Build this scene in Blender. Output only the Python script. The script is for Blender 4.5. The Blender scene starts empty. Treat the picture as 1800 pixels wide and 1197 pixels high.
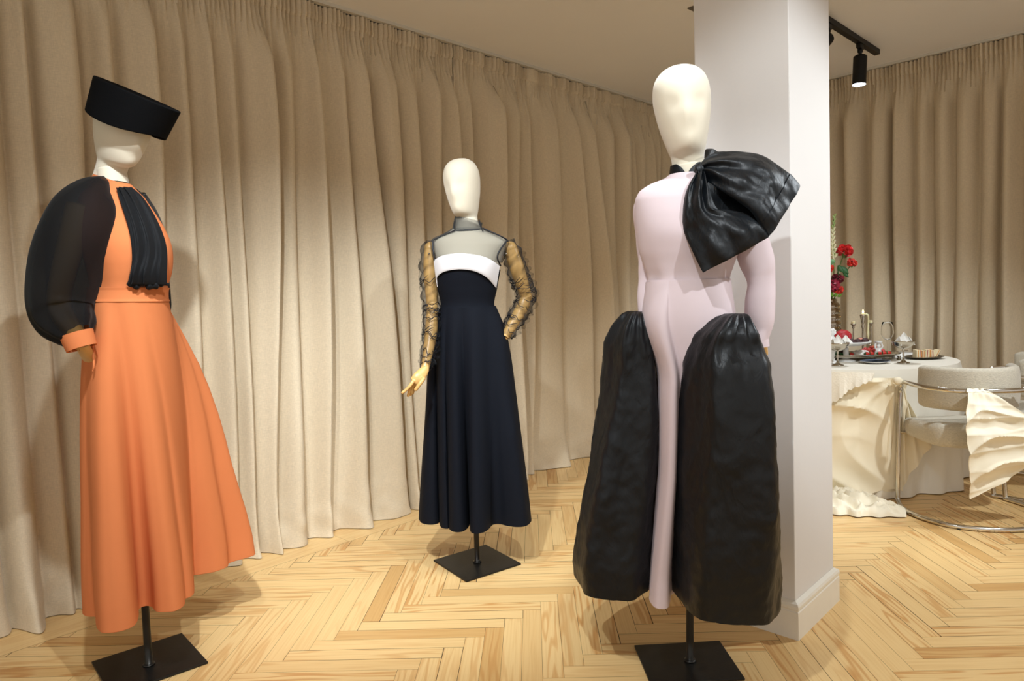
import bpy, math, random
import numpy as np
from mathutils import Vector, Matrix, noise
random.seed(7)
sc = bpy.context.scene
PI = math.pi

# ---------------------------------------------------------------- camera, world, lights, exposure
FPX, H_CAM, H_CEIL = 1200.0, 1.25, 2.87
_p, _r, _y = np.radians([3.595, -2.143, 1.763])
_W = np.array([[math.cos(_y), math.sin(_y), 0], [0, 0, -1], [-math.sin(_y), math.cos(_y), 0]])
_X = np.array([[1, 0, 0], [0, math.cos(_p), -math.sin(_p)], [0, math.sin(_p), math.cos(_p)]])
_Z = np.array([[math.cos(_r), -math.sin(_r), 0], [math.sin(_r), math.cos(_r), 0], [0, 0, 1]])
RC = _Z @ _X @ _W
cd = bpy.data.cameras.new('camera'); cam = bpy.data.objects.new('camera', cd); sc.collection.objects.link(cam)
cd.sensor_width = 36; cd.lens = 36 * FPX / 1800; cd.clip_start = .05; cd.clip_end = 60
M = Matrix.Identity(4)
for i in range(3):
    M[i][0] = RC[0][i]; M[i][1] = -RC[1][i]; M[i][2] = -RC[2][i]
M[2][3] = H_CAM
cam.matrix_world = M
sc.camera = cam
sc.view_settings.view_transform = 'Standard'; sc.view_settings.look = 'None'
sc.view_settings.gamma = 1; sc.view_settings.exposure = 0.2; sc.view_settings.use_curve_mapping = False
sc.cycles.use_denoising = True
sc.cycles.max_bounces = 8; sc.cycles.transparent_max_bounces = 16
sc.cycles.sample_clamp_indirect = 6
w = bpy.data.worlds.new('world'); sc.world = w; w.use_nodes = True
w.node_tree.nodes['Background'].inputs[0].default_value = (1, .955, .89, 1)
w.node_tree.nodes['Background'].inputs[1].default_value = .74

def spot(loc, aim, energy, angle=50, blend=.6, col=(1, .91, .78), size=.03):
    l = bpy.data.lights.new('spot_lamp', 'SPOT'); o = bpy.data.objects.new('spot_lamp', l); sc.collection.objects.link(o)
    l.energy = energy; l.spot_size = math.radians(angle); l.spot_blend = blend; l.color = col; l.shadow_soft_size = size
    o.location = loc; o.rotation_euler = (Vector(aim) - Vector(loc)).to_track_quat('-Z', 'Y').to_euler()
    return o
WARM = (1, .90, .76); NEUT = (.87, .945, 1); COOL = (.86, .94, 1)
spot((.25, .75, 2.8), (-1.38, 2.35, .85), 125, 48, .8, NEUT, .03)      # from the right onto the orange dress
spot((-.15, 1.05, 2.8), (.5, 2.3, .8), 95, 56, .8, NEUT, .03)        # steep, onto the pink dress
spot((-.95, 1.5, 2.8), (-.25, 3.2, .6), 100, 62, .8, NEUT, .03)       # onto the navy dress, from the left
spot((.55, 1.9, 2.8), (-.5, 3.4, .4), 85, 62, .8, NEUT, .03)         # onto the navy dress, from the right
spot((-.55, .9, 2.8), (-.9, 3.45, .25), 270, 60, 1, NEUT, .04)       # low wash over the curtains
spot((1.5, .2, 2.8), (1.0, 2.5, 1.5), 190, 38, .7, NEUT, .03)       # unseen lamp added to brighten the column's left face, from the right
spot((2.6, 1.9, 2.8), (2.0, 4.2, .4), 180, 60, .7, NEUT, .03)         # table group
spot((3.3, 2.9, 2.8), (1.2, 2.7, .7), 190, 66, .8, COOL, .04)          # column side
# ---------------------------------------------------------------- pixel helpers (a pixel becomes a point at a known depth)
C0 = np.array([0, 0, H_CAM])
def ray(u, v): return RC.T @ np.array([(u - 900) / FPX, (v - 598.5) / FPX, 1.])
def PX(u, v, y):
    d = ray(u, v); return C0 + d * (y / d[1])
def PZ(u, v, z=0.):
    d = ray(u, v); return C0 + d * ((z - H_CAM) / d[2])
def PP(u, v, p, n):
    d = ray(u, v); n = np.array(n, float); return C0 + d * ((n @ (np.array(p) - C0)) / (n @ d))
# ---------------------------------------------------------------- material helpers
def srgb(r, g, b):
    f = lambda x: (x / 255 / 12.92) if x / 255 <= .04045 else ((x / 255 + .055) / 1.055) ** 2.4
    return (f(r), f(g), f(b), 1)
def mat(name, col, rough=.6, metal=0, spec=.5, sheen=0, bump=0, bscale=400, stretch=(1, 1, 1), var=0, vscale=30, trans=0, ior=1.45, emis=None, estr=0, sss=0, detail=2):
    m = bpy.data.materials.new(name); m.use_nodes = True; nt = m.node_tree; b = nt.nodes['Principled BSDF']
    c = srgb(*col) if len(col) == 3 else col
    b.inputs['Base Color'].default_value = c; b.inputs['Roughness'].default_value = rough
    b.inputs['Metallic'].default_value = metal; b.inputs['Specular IOR Level'].default_value = spec
    b.inputs['Sheen Weight'].default_value = sheen; b.inputs['Transmission Weight'].default_value = trans; b.inputs['IOR'].default_value = ior
    if emis: b.inputs['Emission Color'].default_value = srgb(*emis); b.inputs['Emission Strength'].default_value = estr
    if sss: b.inputs['Subsurface Weight'].default_value = sss; b.inputs['Subsurface Scale'].default_value = .02
    tc = nt.nodes.new('ShaderNodeTexCoord'); mp = nt.nodes.new('ShaderNodeMapping'); mp.inputs['Scale'].default_value = stretch
    nt.links.new(tc.outputs['Object'], mp.inputs[0])
    n = nt.nodes.new('ShaderNodeTexNoise'); n.inputs['Scale'].default_value = bscale; n.inputs['Detail'].default_value = detail
    nt.links.new(mp.outputs[0], n.inputs['Vector'])
    if bump:
        bp = nt.nodes.new('ShaderNodeBump'); bp.inputs['Strength'].default_value = bump; bp.inputs['Distance'].default_value = .002
        nt.links.new(n.outputs['Fac'], bp.inputs['Height']); nt.links.new(bp.outputs[0], b.inputs['Normal'])
    if var:
        n2 = nt.nodes.new('ShaderNodeTexNoise'); n2.inputs['Scale'].default_value = vscale; n2.inputs['Detail'].default_value = 4
        nt.links.new(mp.outputs[0], n2.inputs['Vector'])
        mx = nt.nodes.new('ShaderNodeMix'); mx.data_type = 'RGBA'
        mx.inputs[6].default_value = tuple(x * (1 - var) for x in c[:3]) + (1,); mx.inputs[7].default_value = tuple(min(1, x * (1 + var)) for x in c[:3]) + (1,)
        nt.links.new(n2.outputs['Fac'], mx.inputs[0]); nt.links.new(mx.outputs[2], b.inputs['Base Color'])
    return m
def sheer(name, col, op_face=.55, op_edge=.95, rough=.8):
    m = mat(name, col, rough, sheen=.05, spec=.2); nt = m.node_tree; b = nt.nodes['Principled BSDF']; out = nt.nodes['Material Output']
    t = nt.nodes.new('ShaderNodeBsdfTransparent'); mx = nt.nodes.new('ShaderNodeMixShader')
    lw = nt.nodes.new('ShaderNodeLayerWeight'); lw.inputs[0].default_value = .45
    mr = nt.nodes.new('ShaderNodeMapRange'); mr.inputs[3].default_value = op_face; mr.inputs[4].default_value = op_edge
    nt.links.new(lw.outputs['Facing'], mr.inputs[0]); nt.links.new(mr.outputs[0], mx.inputs[0])
    nt.links.new(t.outputs[0], mx.inputs[1]); nt.links.new(b.outputs[0], mx.inputs[2]); nt.links.new(mx.outputs[0], out.inputs[0])
    return m
def weave(name, col, var=.10, rough=.85, scale=900, sheen=.3):
    """woven cloth: crossed fine noise in colour and bump"""
    m = bpy.data.materials.new(name); m.use_nodes = True; nt = m.node_tree; b = nt.nodes['Principled BSDF']
    c = srgb(*col); b.inputs['Roughness'].default_value = rough; b.inputs['Sheen Weight'].default_value = sheen; b.inputs['Specular IOR Level'].default_value = .2
    tc = nt.nodes.new('ShaderNodeTexCoord'); hs = []
    for st in ((1, 1, .06), (.08, .08, 1)):
        mp = nt.nodes.new('ShaderNodeMapping'); mp.inputs['Scale'].default_value = st
        n = nt.nodes.new('ShaderNodeTexNoise'); n.inputs['Scale'].default_value = scale; n.inputs['Detail'].default_value = 1
        nt.links.new(tc.outputs['Object'], mp.inputs[0]); nt.links.new(mp.outputs[0], n.inputs['Vector']); hs.append(n)
    ad = nt.nodes.new('ShaderNodeMath'); ad.operation = 'MULTIPLY'
    nt.links.new(hs[0].outputs['Fac'], ad.inputs[0]); nt.links.new(hs[1].outputs['Fac'], ad.inputs[1])
    mr = nt.nodes.new('ShaderNodeMapRange'); mr.inputs[1].default_value = .1; mr.inputs[2].default_value = .4
    nt.links.new(ad.outputs[0], mr.inputs[0])
    mx = nt.nodes.new('ShaderNodeMix'); mx.data_type = 'RGBA'
    mx.inputs[6].default_value = tuple(x * (1 - var) for x in c[:3]) + (1,); mx.inputs[7].default_value = tuple(min(1, x * (1 + var)) for x in c[:3]) + (1,)
    nt.links.new(mr.outputs[0], mx.inputs[0]); nt.links.new(mx.outputs[2], b.inputs['Base Color'])
    bp = nt.nodes.new('ShaderNodeBump'); bp.inputs['Strength'].default_value = .25; bp.inputs['Distance'].default_value = .001
    nt.links.new(ad.outputs[0], bp.inputs['Height']); nt.links.new(bp.outputs[0], b.inputs['Normal'])
    return m
# ---------------------------------------------------------------- object helpers
BASE = {}
def thing(name, label, cat, loc=(0, 0, 0), group=None):
    o = bpy.data.objects.new(name, None); sc.collection.objects.link(o); o.location = loc; o.empty_display_size = .05
    o['label'] = label; o['category'] = cat
    if group: o['group'] = group
    BASE[o.name] = np.array(loc, float); return o
def mk(name, verts, faces, m, parent=None, smooth=True, label=None, local=False):
    V = [tuple(map(float, v)) for v in verts]
    off = np.zeros(3)
    if parent is not None and not local: off = BASE[parent.name]
    V = [(v[0] - off[0], v[1] - off[1], v[2] - off[2]) for v in V]
    me = bpy.data.meshes.new(name); me.from_pydata(V, [], faces); me.update()
    if smooth: me.polygons.foreach_set('use_smooth', [True] * len(me.polygons))
    me.materials.append(m)
    o = bpy.data.objects.new(name, me); sc.collection.objects.link(o)
    if parent is not None: o.parent = parent; BASE[o.name] = off if not local else np.zeros(3)
    else: BASE[o.name] = np.zeros(3)
    if label: o['label'] = label
    return o
def tag(o, label, cat, group=None, kind=None):
    o['label'] = label; o['category'] = cat
    if group: o['group'] = group
    if kind: o['kind'] = kind
    return o
def struct(name, verts, faces, m, smooth=False):
    o = mk(name, verts, faces, m, None, smooth); o['kind'] = 'structure'; return o
def solid(o, t, off=0):
    s = o.modifiers.new('thick', 'SOLIDIFY'); s.thickness = t; s.offset = off
    e = o.modifiers.new('edge', 'EDGE_SPLIT'); e.split_angle = math.radians(60); return o
def subd(o, n=1):
    s = o.modifiers.new('sub', 'SUBSURF'); s.levels = n; s.render_levels = n; return o
def bev(o, wd, n=2):
    b = o.modifiers.new('bev', 'BEVEL'); b.width = wd; b.segments = n; b.limit_method = 'ANGLE'; return o
def rem(o, vs, it=4):
    r = o.modifiers.new('rem', 'REMESH'); r.mode = 'VOXEL'; r.voxel_size = vs; r.use_smooth_shade = True
    s = o.modifiers.new('sm', 'SMOOTH'); s.iterations = it; return o
def copy_tree(o, parent=None):
    c = o.copy(); sc.collection.objects.link(c)
    if parent: c.parent = parent
    for ch in list(o.children): copy_tree(ch, c)
    return c
def join(*vfs):
    V, Fs = [], []
    for v, f in vfs:
        n = len(V); V += [tuple(x) for x in v]; Fs += [tuple(i + n for i in q) for q in f]
    return V, Fs
def grid(nu, nv, fn, wrap=False):
    V = [fn(i, j) for i in range(nu) for j in range(nv)]
    Fs = []
    for i in range(nu - 1):
        for j in range(nv - (0 if wrap else 1)):
            k = (j + 1) % nv
            Fs.append((i * nv + j, i * nv + k, (i + 1) * nv + k, (i + 1) * nv + j))
    return V, Fs
def box(x0, x1, y0, y1, z0, z1):
    V = [(x, y, z) for x in (x0, x1) for y in (y0, y1) for z in (z0, z1)]
    return V, [(0, 1, 3, 2), (4, 6, 7, 5), (0, 4, 5, 1), (2, 3, 7, 6), (0, 2, 6, 4), (1, 5, 7, 3)]
def obox(c, ax, ay, hx, hy, z0, z1):
    """box around c with horizontal axes ax, ay"""
    V = []
    for sx in (-1, 1):
        for sy in (-1, 1):
            for z in (z0, z1):
                V.append((c[0] + sx * hx * ax[0] + sy * hy * ay[0], c[1] + sx * hx * ax[1] + sy * hy * ay[1], z))
    return V, [(0, 1, 3, 2), (4, 6, 7, 5), (0, 4, 5, 1), (2, 3, 7, 6), (0, 2, 6, 4), (1, 5, 7, 3)]
def crs(P, n, closed=False):
    """Catmull-Rom resample of points (any dimension) to n samples"""
    P = np.array(P, float); m = len(P)
    if m == 1: return np.repeat(P, n, 0)
    if closed: idx = lambda i: P[i % m]; segs = m
    else: idx = lambda i: P[min(max(i, 0), m - 1)]; segs = m - 1
    L = [0]
    for i in range(segs): L.append(L[-1] + np.linalg.norm(idx(i + 1)[:3] - idx(i)[:3]) + 1e-9)
    out = []
    for k in range(n):
        s = L[-1] * (k / n if closed else k / (n - 1)); i = min(np.searchsorted(L, s, 'right') - 1, segs - 1)
        t = (s - L[i]) / (L[i + 1] - L[i]); a, b, c, d = idx(i - 1), idx(i), idx(i + 1), idx(i + 2)
        out.append(.5 * ((2 * b) + (-a + c) * t + (2 * a - 5 * b + 4 * c - d) * t * t + (-a + 3 * b - 3 * c + d) * t ** 3))
    return np.array(out)
def sweep(path, radii, ns=40, seg=20, ref=(0, 1, 0), mod=None, cap=True, closed=False):
    """rings across a curved path; radii: r or (across, along ref)"""
    rr = [(r, r) if np.isscalar(r) else r for r in radii]
    P = crs([list(p) + list(r) for p, r in zip(path, rr)], ns, closed)
    T = np.gradient(P[:, :3], axis=0)
    if closed: T = np.roll(P[:, :3], -1, 0) - np.roll(P[:, :3], 1, 0)
    V = []
    for i in range(ns):
        t = T[i] / (np.linalg.norm(T[i]) + 1e-12)
        f = np.array(ref, float); f -= t * (f @ t); f /= np.linalg.norm(f) + 1e-9
        s = np.cross(t, f)
        for j in range(seg):
            th = 2 * PI * j / seg
            k = 1 + (mod(th, i / (ns - 1)) if mod else 0)
            V.append(P[i, :3] + s * math.sin(th) * max(P[i, 3], 1e-4) * k - f * math.cos(th) * max(P[i, 4], 1e-4) * k)
    Fs = []
    for i in range(ns if closed else ns - 1):
        for j in range(seg):
            k = (j + 1) % seg; i2 = (i + 1) % ns
            Fs.append((i * seg + j, i * seg + k, i2 * seg + k, i2 * seg + j))
    if cap and not closed:
        Fs.append(tuple(range(seg))); Fs.append(tuple(reversed(range((ns - 1) * seg, ns * seg))))
    return V, Fs
def lathe(prof, c=(0, 0, 0), seg=32, mod=None):
    V = []; n = len(prof)
    for i, (r, z) in enumerate(prof):
        for j in range(seg):
            th = 2 * PI * j / seg; k = r * (1 + (mod(th, i / (n - 1)) if mod else 0))
            V.append((c[0] + k * math.cos(th), c[1] + k * math.sin(th), c[2] + z))
    Fs = []
    for i in range(n - 1):
        for j in range(seg):
            k = (j + 1) % seg; Fs.append((i * seg + j, i * seg + k, (i + 1) * seg + k, (i + 1) * seg + j))
    if prof[0][0] > 1e-4: Fs.append(tuple(reversed(range(seg))))
    if prof[-1][0] > 1e-4: Fs.append(tuple(range((n - 1) * seg, n * seg)))
    return V, Fs
def ball(c, r, n=10, seg=14, sc_=(1, 1, 1)):
    V, Fs = lathe([(r * math.sin(PI * i / n) + 1e-5, -r * math.cos(PI * i / n)) for i in range(n + 1)], (0, 0, 0), seg)
    return [(c[0] + v[0] * sc_[0], c[1] + v[1] * sc_[1], c[2] + v[2] * sc_[2]) for v in V], Fs
def patch(Lp, Rp, nu=40, nv=40, fn=None, out=(0, -1, 0)):
    """surface ruled between two curves; fn(t along, s across) pushes it along out"""
    A = crs(Lp, nu); B = crs(Rp, nu); o = np.array(out, float)
    def f(i, j):
        t = i / (nu - 1); s = j / (nv - 1); p = A[i] * (1 - s) + B[i] * s
        return p + (o * fn(t, s) if fn else 0)
    return grid(nu, nv, f)
class Body:
    """stack of ellipses; rows (v, uL, uR, y, b) are read at depth y"""
    def __init__(s, rows, e=1.0):
        R_ = []; s.e = e
        for v, a, b_, y, d in rows:
            p, q = PX(a, v, y), PX(b_, v, y); R_.append(((p[2] + q[2]) / 2, (p[0] + q[0]) / 2, y, (q[0] - p[0]) / 2, d, (q[2] - p[2]) / 2))
        R_.sort(); s.R = np.array(R_); s.z0, s.z1 = s.R[0, 0], s.R[-1, 0]
    def at(s, z):
        R_ = s.R; i = int(min(max(np.searchsorted(R_[:, 0], z) - 1, 0), len(R_) - 2))
        a, b, c, d = R_[max(i - 1, 0)], R_[i], R_[i + 1], R_[min(i + 2, len(R_) - 1)]
        t = min(max((z - b[0]) / (c[0] - b[0]), 0), 1)
        return .5 * (2 * b + (-a + c) * t + (2 * a - 5 * b + 4 * c - d) * t * t + (-a + 3 * b - 3 * c + d) * t ** 3)
    def pt(s, th, z, off=0):
        r = s.at(z); sn, cn = math.sin(th), math.cos(th)
        if s.e != 1: sn, cn = math.copysign(abs(sn) ** s.e, sn), math.copysign(abs(cn) ** s.e, cn)
        return np.array([r[1] + (r[3] + off) * sn, r[2] - (r[4] + off) * cn, z + r[5] * sn])
    def mesh(s, z0=None, z1=None, nz=40, off=0, seg=48, mod=None, cap=False):
        z0 = s.z0 if z0 is None else z0; z1 = s.z1 if z1 is None else z1
        V, Fs = grid(nz, seg, lambda i, j: s.pt(2 * PI * j / seg, z0 + (z1 - z0) * i / (nz - 1), off + (mod(2 * PI * j / seg, i / (nz - 1)) if mod else 0)), True)
        if cap: Fs += [tuple(reversed(range(seg))), tuple(range((nz - 1) * seg, nz * seg))]
        return V, Fs
def head_mesh(loc, yaw=0, pitch=0, roll=0, k=1.0, wk=1.0, kz=1.0):
    """egg shaped display head with a faint nose ridge and a neck stump, local origin at chin height on the neck axis"""
    rows = [(-.085, .050, .050, .054), (-.05, .047, .046, .052), (-.02, .046, .045, .052), (-.004, .047, .050, .055), (.006, .050, .068, .058), (.018, .054, .084, .062),
            (.045, .062, .094, .070), (.085, .072, .0985, .082), (.125, .079, .100, .091), (.165, .083, .099, .096), (.20, .080, .092, .093),
            (.228, .069, .077, .080), (.247, .050, .054, .056), (.257, .027, .030, .030), (.260, .004, .004, .004)]
    P = crs([(r[0], 0, 0, r[1], r[2], r[3]) for r in rows], 60)
    Mx = Matrix.Translation(Vector(loc)) @ Matrix.Rotation(roll, 4, 'Y') @ Matrix.Rotation(yaw, 4, 'Z') @ Matrix.Rotation(pitch, 4, 'X')
    V = []; seg = 40
    for r in P:
        for j in range(seg):
            th = 2 * PI * j / seg - PI; f = r[4] if abs(th) < PI / 2 else r[5]
            n_ = .010 * math.exp(-(th / .22) ** 2) * math.exp(-((r[0] - .105) / .035) ** 2) - .006 * math.exp(-((abs(th) - .5) / .22) ** 2) * math.exp(-((r[0] - .14) / .022) ** 2)
            n_ += .004 * math.exp(-(th / .3) ** 2) * math.exp(-((r[0] - .035) / .018) ** 2)
            V.append(tuple(Mx @ Vector((r[3] * wk * math.sin(th) * k, -(f + n_) * math.cos(th) * k, r[0] * k * kz))))
    n = len(P); Fs = [(i * seg + j, i * seg + (j + 1) % seg, (i + 1) * seg + (j + 1) % seg, (i + 1) * seg + j) for i in range(n - 1) for j in range(seg)]
    Fs += [tuple(reversed(range(seg))), tuple(range((n - 1) * seg, n * seg))]
    return V, Fs
def skirt(wc, wr, wz, hem, hz, prof, g=1.2, N=260, nz=60, sig=16, hemwave=None, wtilt=0):
    """cloth from a waist ellipse to an arbitrary folded hem outline"""
    Hm = crs([(p[0], p[1], 0) for p in hem], N, True)[:, :2]
    k = np.exp(-.5 * (np.arange(-3 * sig, 3 * sig + 1) / sig) ** 2); k /= k.sum()
    S = np.array([sum(Hm[(i + d) % N] * k[d + 3 * sig] for d in range(-3 * sig, 3 * sig + 1)) for i in range(N)])
    S = S + (S - S.mean(0)) * .03
    c = S.mean(0); ang = np.unwrap(np.arctan2(S[:, 1] - c[1], S[:, 0] - c[0]))
    Wp = np.stack([wc[0] + wr[0] * np.cos(ang), wc[1] + wr[1] * np.sin(ang)], 1)
    pt, pf = zip(*prof)
    def f(i, j):
        t = i / (nz - 1); ff = float(np.interp(t, pt, pf)); j %= N
        p = Wp[j] * (1 - ff) + S[j] * ff + (Hm[j] - S[j]) * (t ** g) * (.25 + .75 * t if g < 1 else 1)
        z = wz + wtilt * (Wp[j][0] - wc[0]) * (1 - t); z = z * (1 - t) + hz * t
        return (p[0], p[1], z)
    return grid(nz, N, f, True)
def nz3(p, s, a): return noise.noise(Vector((p[0] * s, p[1] * s, p[2] * s))) * a
def wrinkle(V, s=14, a=.006, aniso=(1, 1, .5), ridged=True):
    out = []
    for v in V:
        q = Vector((v[0] * s * aniso[0], v[1] * s * aniso[1], v[2] * s * aniso[2]))
        n_ = noise.noise(q) * .6 + noise.noise(q * 2.1) * .3 + noise.noise(q * 4.3) * .15
        if ridged: n_ = (1 - abs(n_) * 3) * .5
        out.append((v[0], v[1] - a * n_, v[2]))
    return out
def fuzz(V, s=14, a=.006): return [(v[0] + nz3(v, s, a), v[1] + nz3((v[1] + 5, v[0], v[2]), s, a), v[2] + nz3((v[2], v[0] + 9, v[1]), s, a * .4)) for v in V]

# ---------------------------------------------------------------- materials
m_wall = mat('white_wall_paint', (222, 218, 214), .75, bump=.15, bscale=60, var=.02, vscale=3)
m_green = mat('green_window_tint', (120, 135, 85), .8, var=.05)  # wall colour stands in for green window glow in the curtain gap
m_ceil = mat('ceiling_paint', (240, 238, 236), .8, bump=.1, bscale=50, var=.02, vscale=3)
m_base = mat('skirting_paint', (232, 226, 212), .4, bump=.1, bscale=40, var=.03, vscale=20)
m_linen = weave('beige_linen', (211, 195, 168), .10, .9, 700, .15)
m_rail = mat('white_rail', (205, 200, 188), .4, var=.02)
m_cream = mat('cream_jersey', (218, 208, 186), .8, sheen=.3, bump=.1, bscale=900, var=.02)
m_wood = mat('pale_wood', (214, 170, 104), .35, var=.08, vscale=12, stretch=(4, 4, .6))
m_steel = mat('blackened_steel', (46, 44, 41), .38, .7, var=.25, vscale=8, bump=.1, bscale=60)
m_orange = mat('orange_crepe', (208, 122, 74), .85, spec=.2, sheen=0, bump=.2, bscale=1200, var=.02)
m_black = mat('black_felt', (8, 8, 9), .95, spec=.1, bump=.3, bscale=700, var=.1)
m_chif = sheer('black_chiffon', (7, 8, 10), .86, .995)
m_chif2 = mat('black_chiffon_layers', (7, 8, 11), .75, spec=.25, sheen=.05, bump=.2, bscale=500, var=.1)
m_navy = mat('navy_wool', (10, 14, 23), .8, spec=.2, sheen=0, bump=.3, bscale=1500, var=.08)
m_white = mat('white_satin', (216, 212, 212), .55, bump=.1, bscale=900, var=.01)
m_tulle = sheer('black_tulle', (16, 18, 22), .22, .85)
m_yoke = sheer('grey_tulle', (60, 62, 62), .30, .62)
m_pipe = mat('navy_piping', (10, 13, 22), .5, var=.05)
m_pink = mat('blush_crepe', (212, 194, 196), .8, spec=.2, sheen=0, bump=.15, bscale=1200, var=.015)
m_taf = mat('black_taffeta', (5, 10, 15), .47, spec=.45, bump=0, var=.1, vscale=9)
def taffeta(m):
    nt = m.node_tree; b = nt.nodes['Principled BSDF']; tc = nt.nodes.new('ShaderNodeTexCoord'); mp = nt.nodes.new('ShaderNodeMapping'); mp.inputs['Scale'].default_value = (1, 1, .55)
    nt.links.new(tc.outputs['Object'], mp.inputs[0]); prev = None
    for sc_, st, ds in ((9, .6, .009), (30, .7, .003)):
        n = nt.nodes.new('ShaderNodeTexNoise'); n.inputs['Scale'].default_value = sc_; n.inputs['Detail'].default_value = 3; n.inputs['Distortion'].default_value = 1.2
        nt.links.new(mp.outputs[0], n.inputs['Vector'])
        m1 = nt.nodes.new('ShaderNodeMath'); m1.operation = 'SUBTRACT'; m1.inputs[1].default_value = .5; nt.links.new(n.outputs['Fac'], m1.inputs[0])
        m2 = nt.nodes.new('ShaderNodeMath'); m2.operation = 'ABSOLUTE'; nt.links.new(m1.outputs[0], m2.inputs[0])
        bp = nt.nodes.new('ShaderNodeBump'); bp.inputs['Strength'].default_value = st; bp.inputs['Distance'].default_value = ds; bp.invert = True
        nt.links.new(m2.outputs[0], bp.inputs['Height'])
        if prev: nt.links.new(prev.outputs[0], bp.inputs['Normal'])
        prev = bp
    nt.links.new(prev.outputs[0], b.inputs['Normal'])
taffeta(m_taf)

# ---------------------------------------------------------------- room
WP = np.array([-.983, 3.818, 0]); WD = np.array([.6888, .7250, 0]); WN = np.array([.7250, -.6888, 0])   # left track line, direction, inward
CORN = np.array([1.4488, 6.3777, 0]); RD = np.array([.7351, -.6780, 0]); RN = np.array([-.6780, -.7351, 0])
# floor: herringbone blocks as one mesh with a colour per block
m_floor = bpy.data.materials.new('pine_parquet'); m_floor.use_nodes = True
def floor_mat(m, light, dark, under=False):
    nt = m.node_tree; b = nt.nodes['Principled BSDF']; L = nt.links.new
    uv = nt.nodes.new('ShaderNodeUVMap'); uv.uv_map = 'grain'
    at = nt.nodes.new('ShaderNodeAttribute'); at.attribute_name = 'block'
    mp = nt.nodes.new('ShaderNodeMapping'); mp.inputs['Scale'].default_value = (.9, 11, 1); L(uv.outputs[0], mp.inputs[0])
    n1 = nt.nodes.new('ShaderNodeTexNoise'); n1.inputs['Scale'].default_value = 1.2; n1.inputs['Detail'].default_value = 2; L(mp.outputs[0], n1.inputs['Vector'])
    ms = nt.nodes.new('ShaderNodeMath'); ms.operation = 'MULTIPLY'; L(n1.outputs['Fac'], ms.inputs[0]); ms.inputs[1].default_value = 44
    si = nt.nodes.new('ShaderNodeMath'); si.operation = 'SINE'; L(ms.outputs[0], si.inputs[0])
    mr = nt.nodes.new('ShaderNodeMapRange'); mr.inputs[1].default_value = .1; mr.inputs[2].default_value = 1; L(si.outputs[0], mr.inputs[0])
    mp2 = nt.nodes.new('ShaderNodeMapping'); mp2.inputs['Scale'].default_value = (3, 160, 1); L(uv.outputs[0], mp2.inputs[0])
    n2 = nt.nodes.new('ShaderNodeTexNoise'); n2.inputs['Scale'].default_value = 1; n2.inputs['Detail'].default_value = 3; L(mp2.outputs[0], n2.inputs['Vector'])
    sep = nt.nodes.new('ShaderNodeSeparateColor'); L(at.outputs['Color'], sep.inputs[0])
    amt = nt.nodes.new('ShaderNodeMath'); amt.operation = 'MULTIPLY'; L(mr.outputs[0], amt.inputs[0]); L(sep.outputs[1], amt.inputs[1])
    c1 = nt.nodes.new('ShaderNodeMix'); c1.data_type = 'RGBA'; c1.inputs[6].default_value = srgb(*light); c1.inputs[7].default_value = srgb(*dark); L(amt.outputs[0], c1.inputs[0])
    c2 = nt.nodes.new('ShaderNodeMix'); c2.data_type = 'RGBA'; c2.blend_type = 'MULTIPLY'; c2.inputs[0].default_value = 1; L(c1.outputs[2], c2.inputs[6])
    cr = nt.nodes.new('ShaderNodeValToRGB'); cr.color_ramp.elements[0].color = (.70, .53, .33, 1); cr.color_ramp.elements[1].color = (1, .98, .95, 1); cr.color_ramp.elements[1].position = .55
    L(sep.outputs[0], cr.inputs[0]); L(cr.outputs[0], c2.inputs[7])
    c3 = nt.nodes.new('ShaderNodeMix'); c3.data_type = 'RGBA'; c3.blend_type = 'MULTIPLY'; c3.inputs[0].default_value = .55; L(c2.outputs[2], c3.inputs[6])
    cr2 = nt.nodes.new('ShaderNodeValToRGB'); cr2.color_ramp.elements[0].position = .3; cr2.color_ramp.elements[0].color = (.86, .77, .66, 1); cr2.color_ramp.elements[1].position = .55
    L(n2.outputs['Fac'], cr2.inputs[0]); L(cr2.outputs[0], c3.inputs[7]); L(c3.outputs[2], b.inputs['Base Color'])
    b.inputs['Roughness'].default_value = .34; b.inputs['Specular IOR Level'].default_value = .4
    bp = nt.nodes.new('ShaderNodeBump'); bp.inputs['Strength'].default_value = .12; bp.inputs['Distance'].default_value = .001; L(n2.outputs['Fac'], bp.inputs['Height']); L(bp.outputs[0], b.inputs['Normal'])
floor_mat(m_floor, (232, 198, 140), (206, 154, 92))
def quads_obj(name, quads):
    V, Fs, UV, CO = [], [], [], []
    for q in quads:
        n = len(V); V += q[0]; Fs.append(tuple(range(n, n + len(q[0])))); UV += q[1]; CO += [q[2]] * len(q[0])
    o = struct(name, V, Fs, m_floor); me = o.data
    me.uv_layers.new(name='grain'); me.color_attributes.new('block', 'FLOAT_COLOR', 'CORNER')
    ul = me.uv_layers['grain']; ca = me.color_attributes['block']
    for li, lp in enumerate(me.loops):
        ul.data[li].uv = UV[lp.vertex_index]; ca.data[li].color = CO[lp.vertex_index]
    return o
def clip(poly, p, n):
    """keep the side where (x-p).n >= 0"""
    out = []
    for i in range(len(poly)):
        a, b = np.array(poly[i]), np.array(poly[(i + 1) % len(poly)]); da, db = (a - p) @ n, (b - p) @ n
        if da >= 0: out.append(tuple(a))
        if da * db < 0: out.append(tuple(a + (b - a) * (da / (da - db))))
    return out
Wd, Ln, X0 = .0705, .564, -.007
quads = []; GP = np.array([-1.473, 2.977]); GN = np.array([.7434, -.6688])
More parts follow.
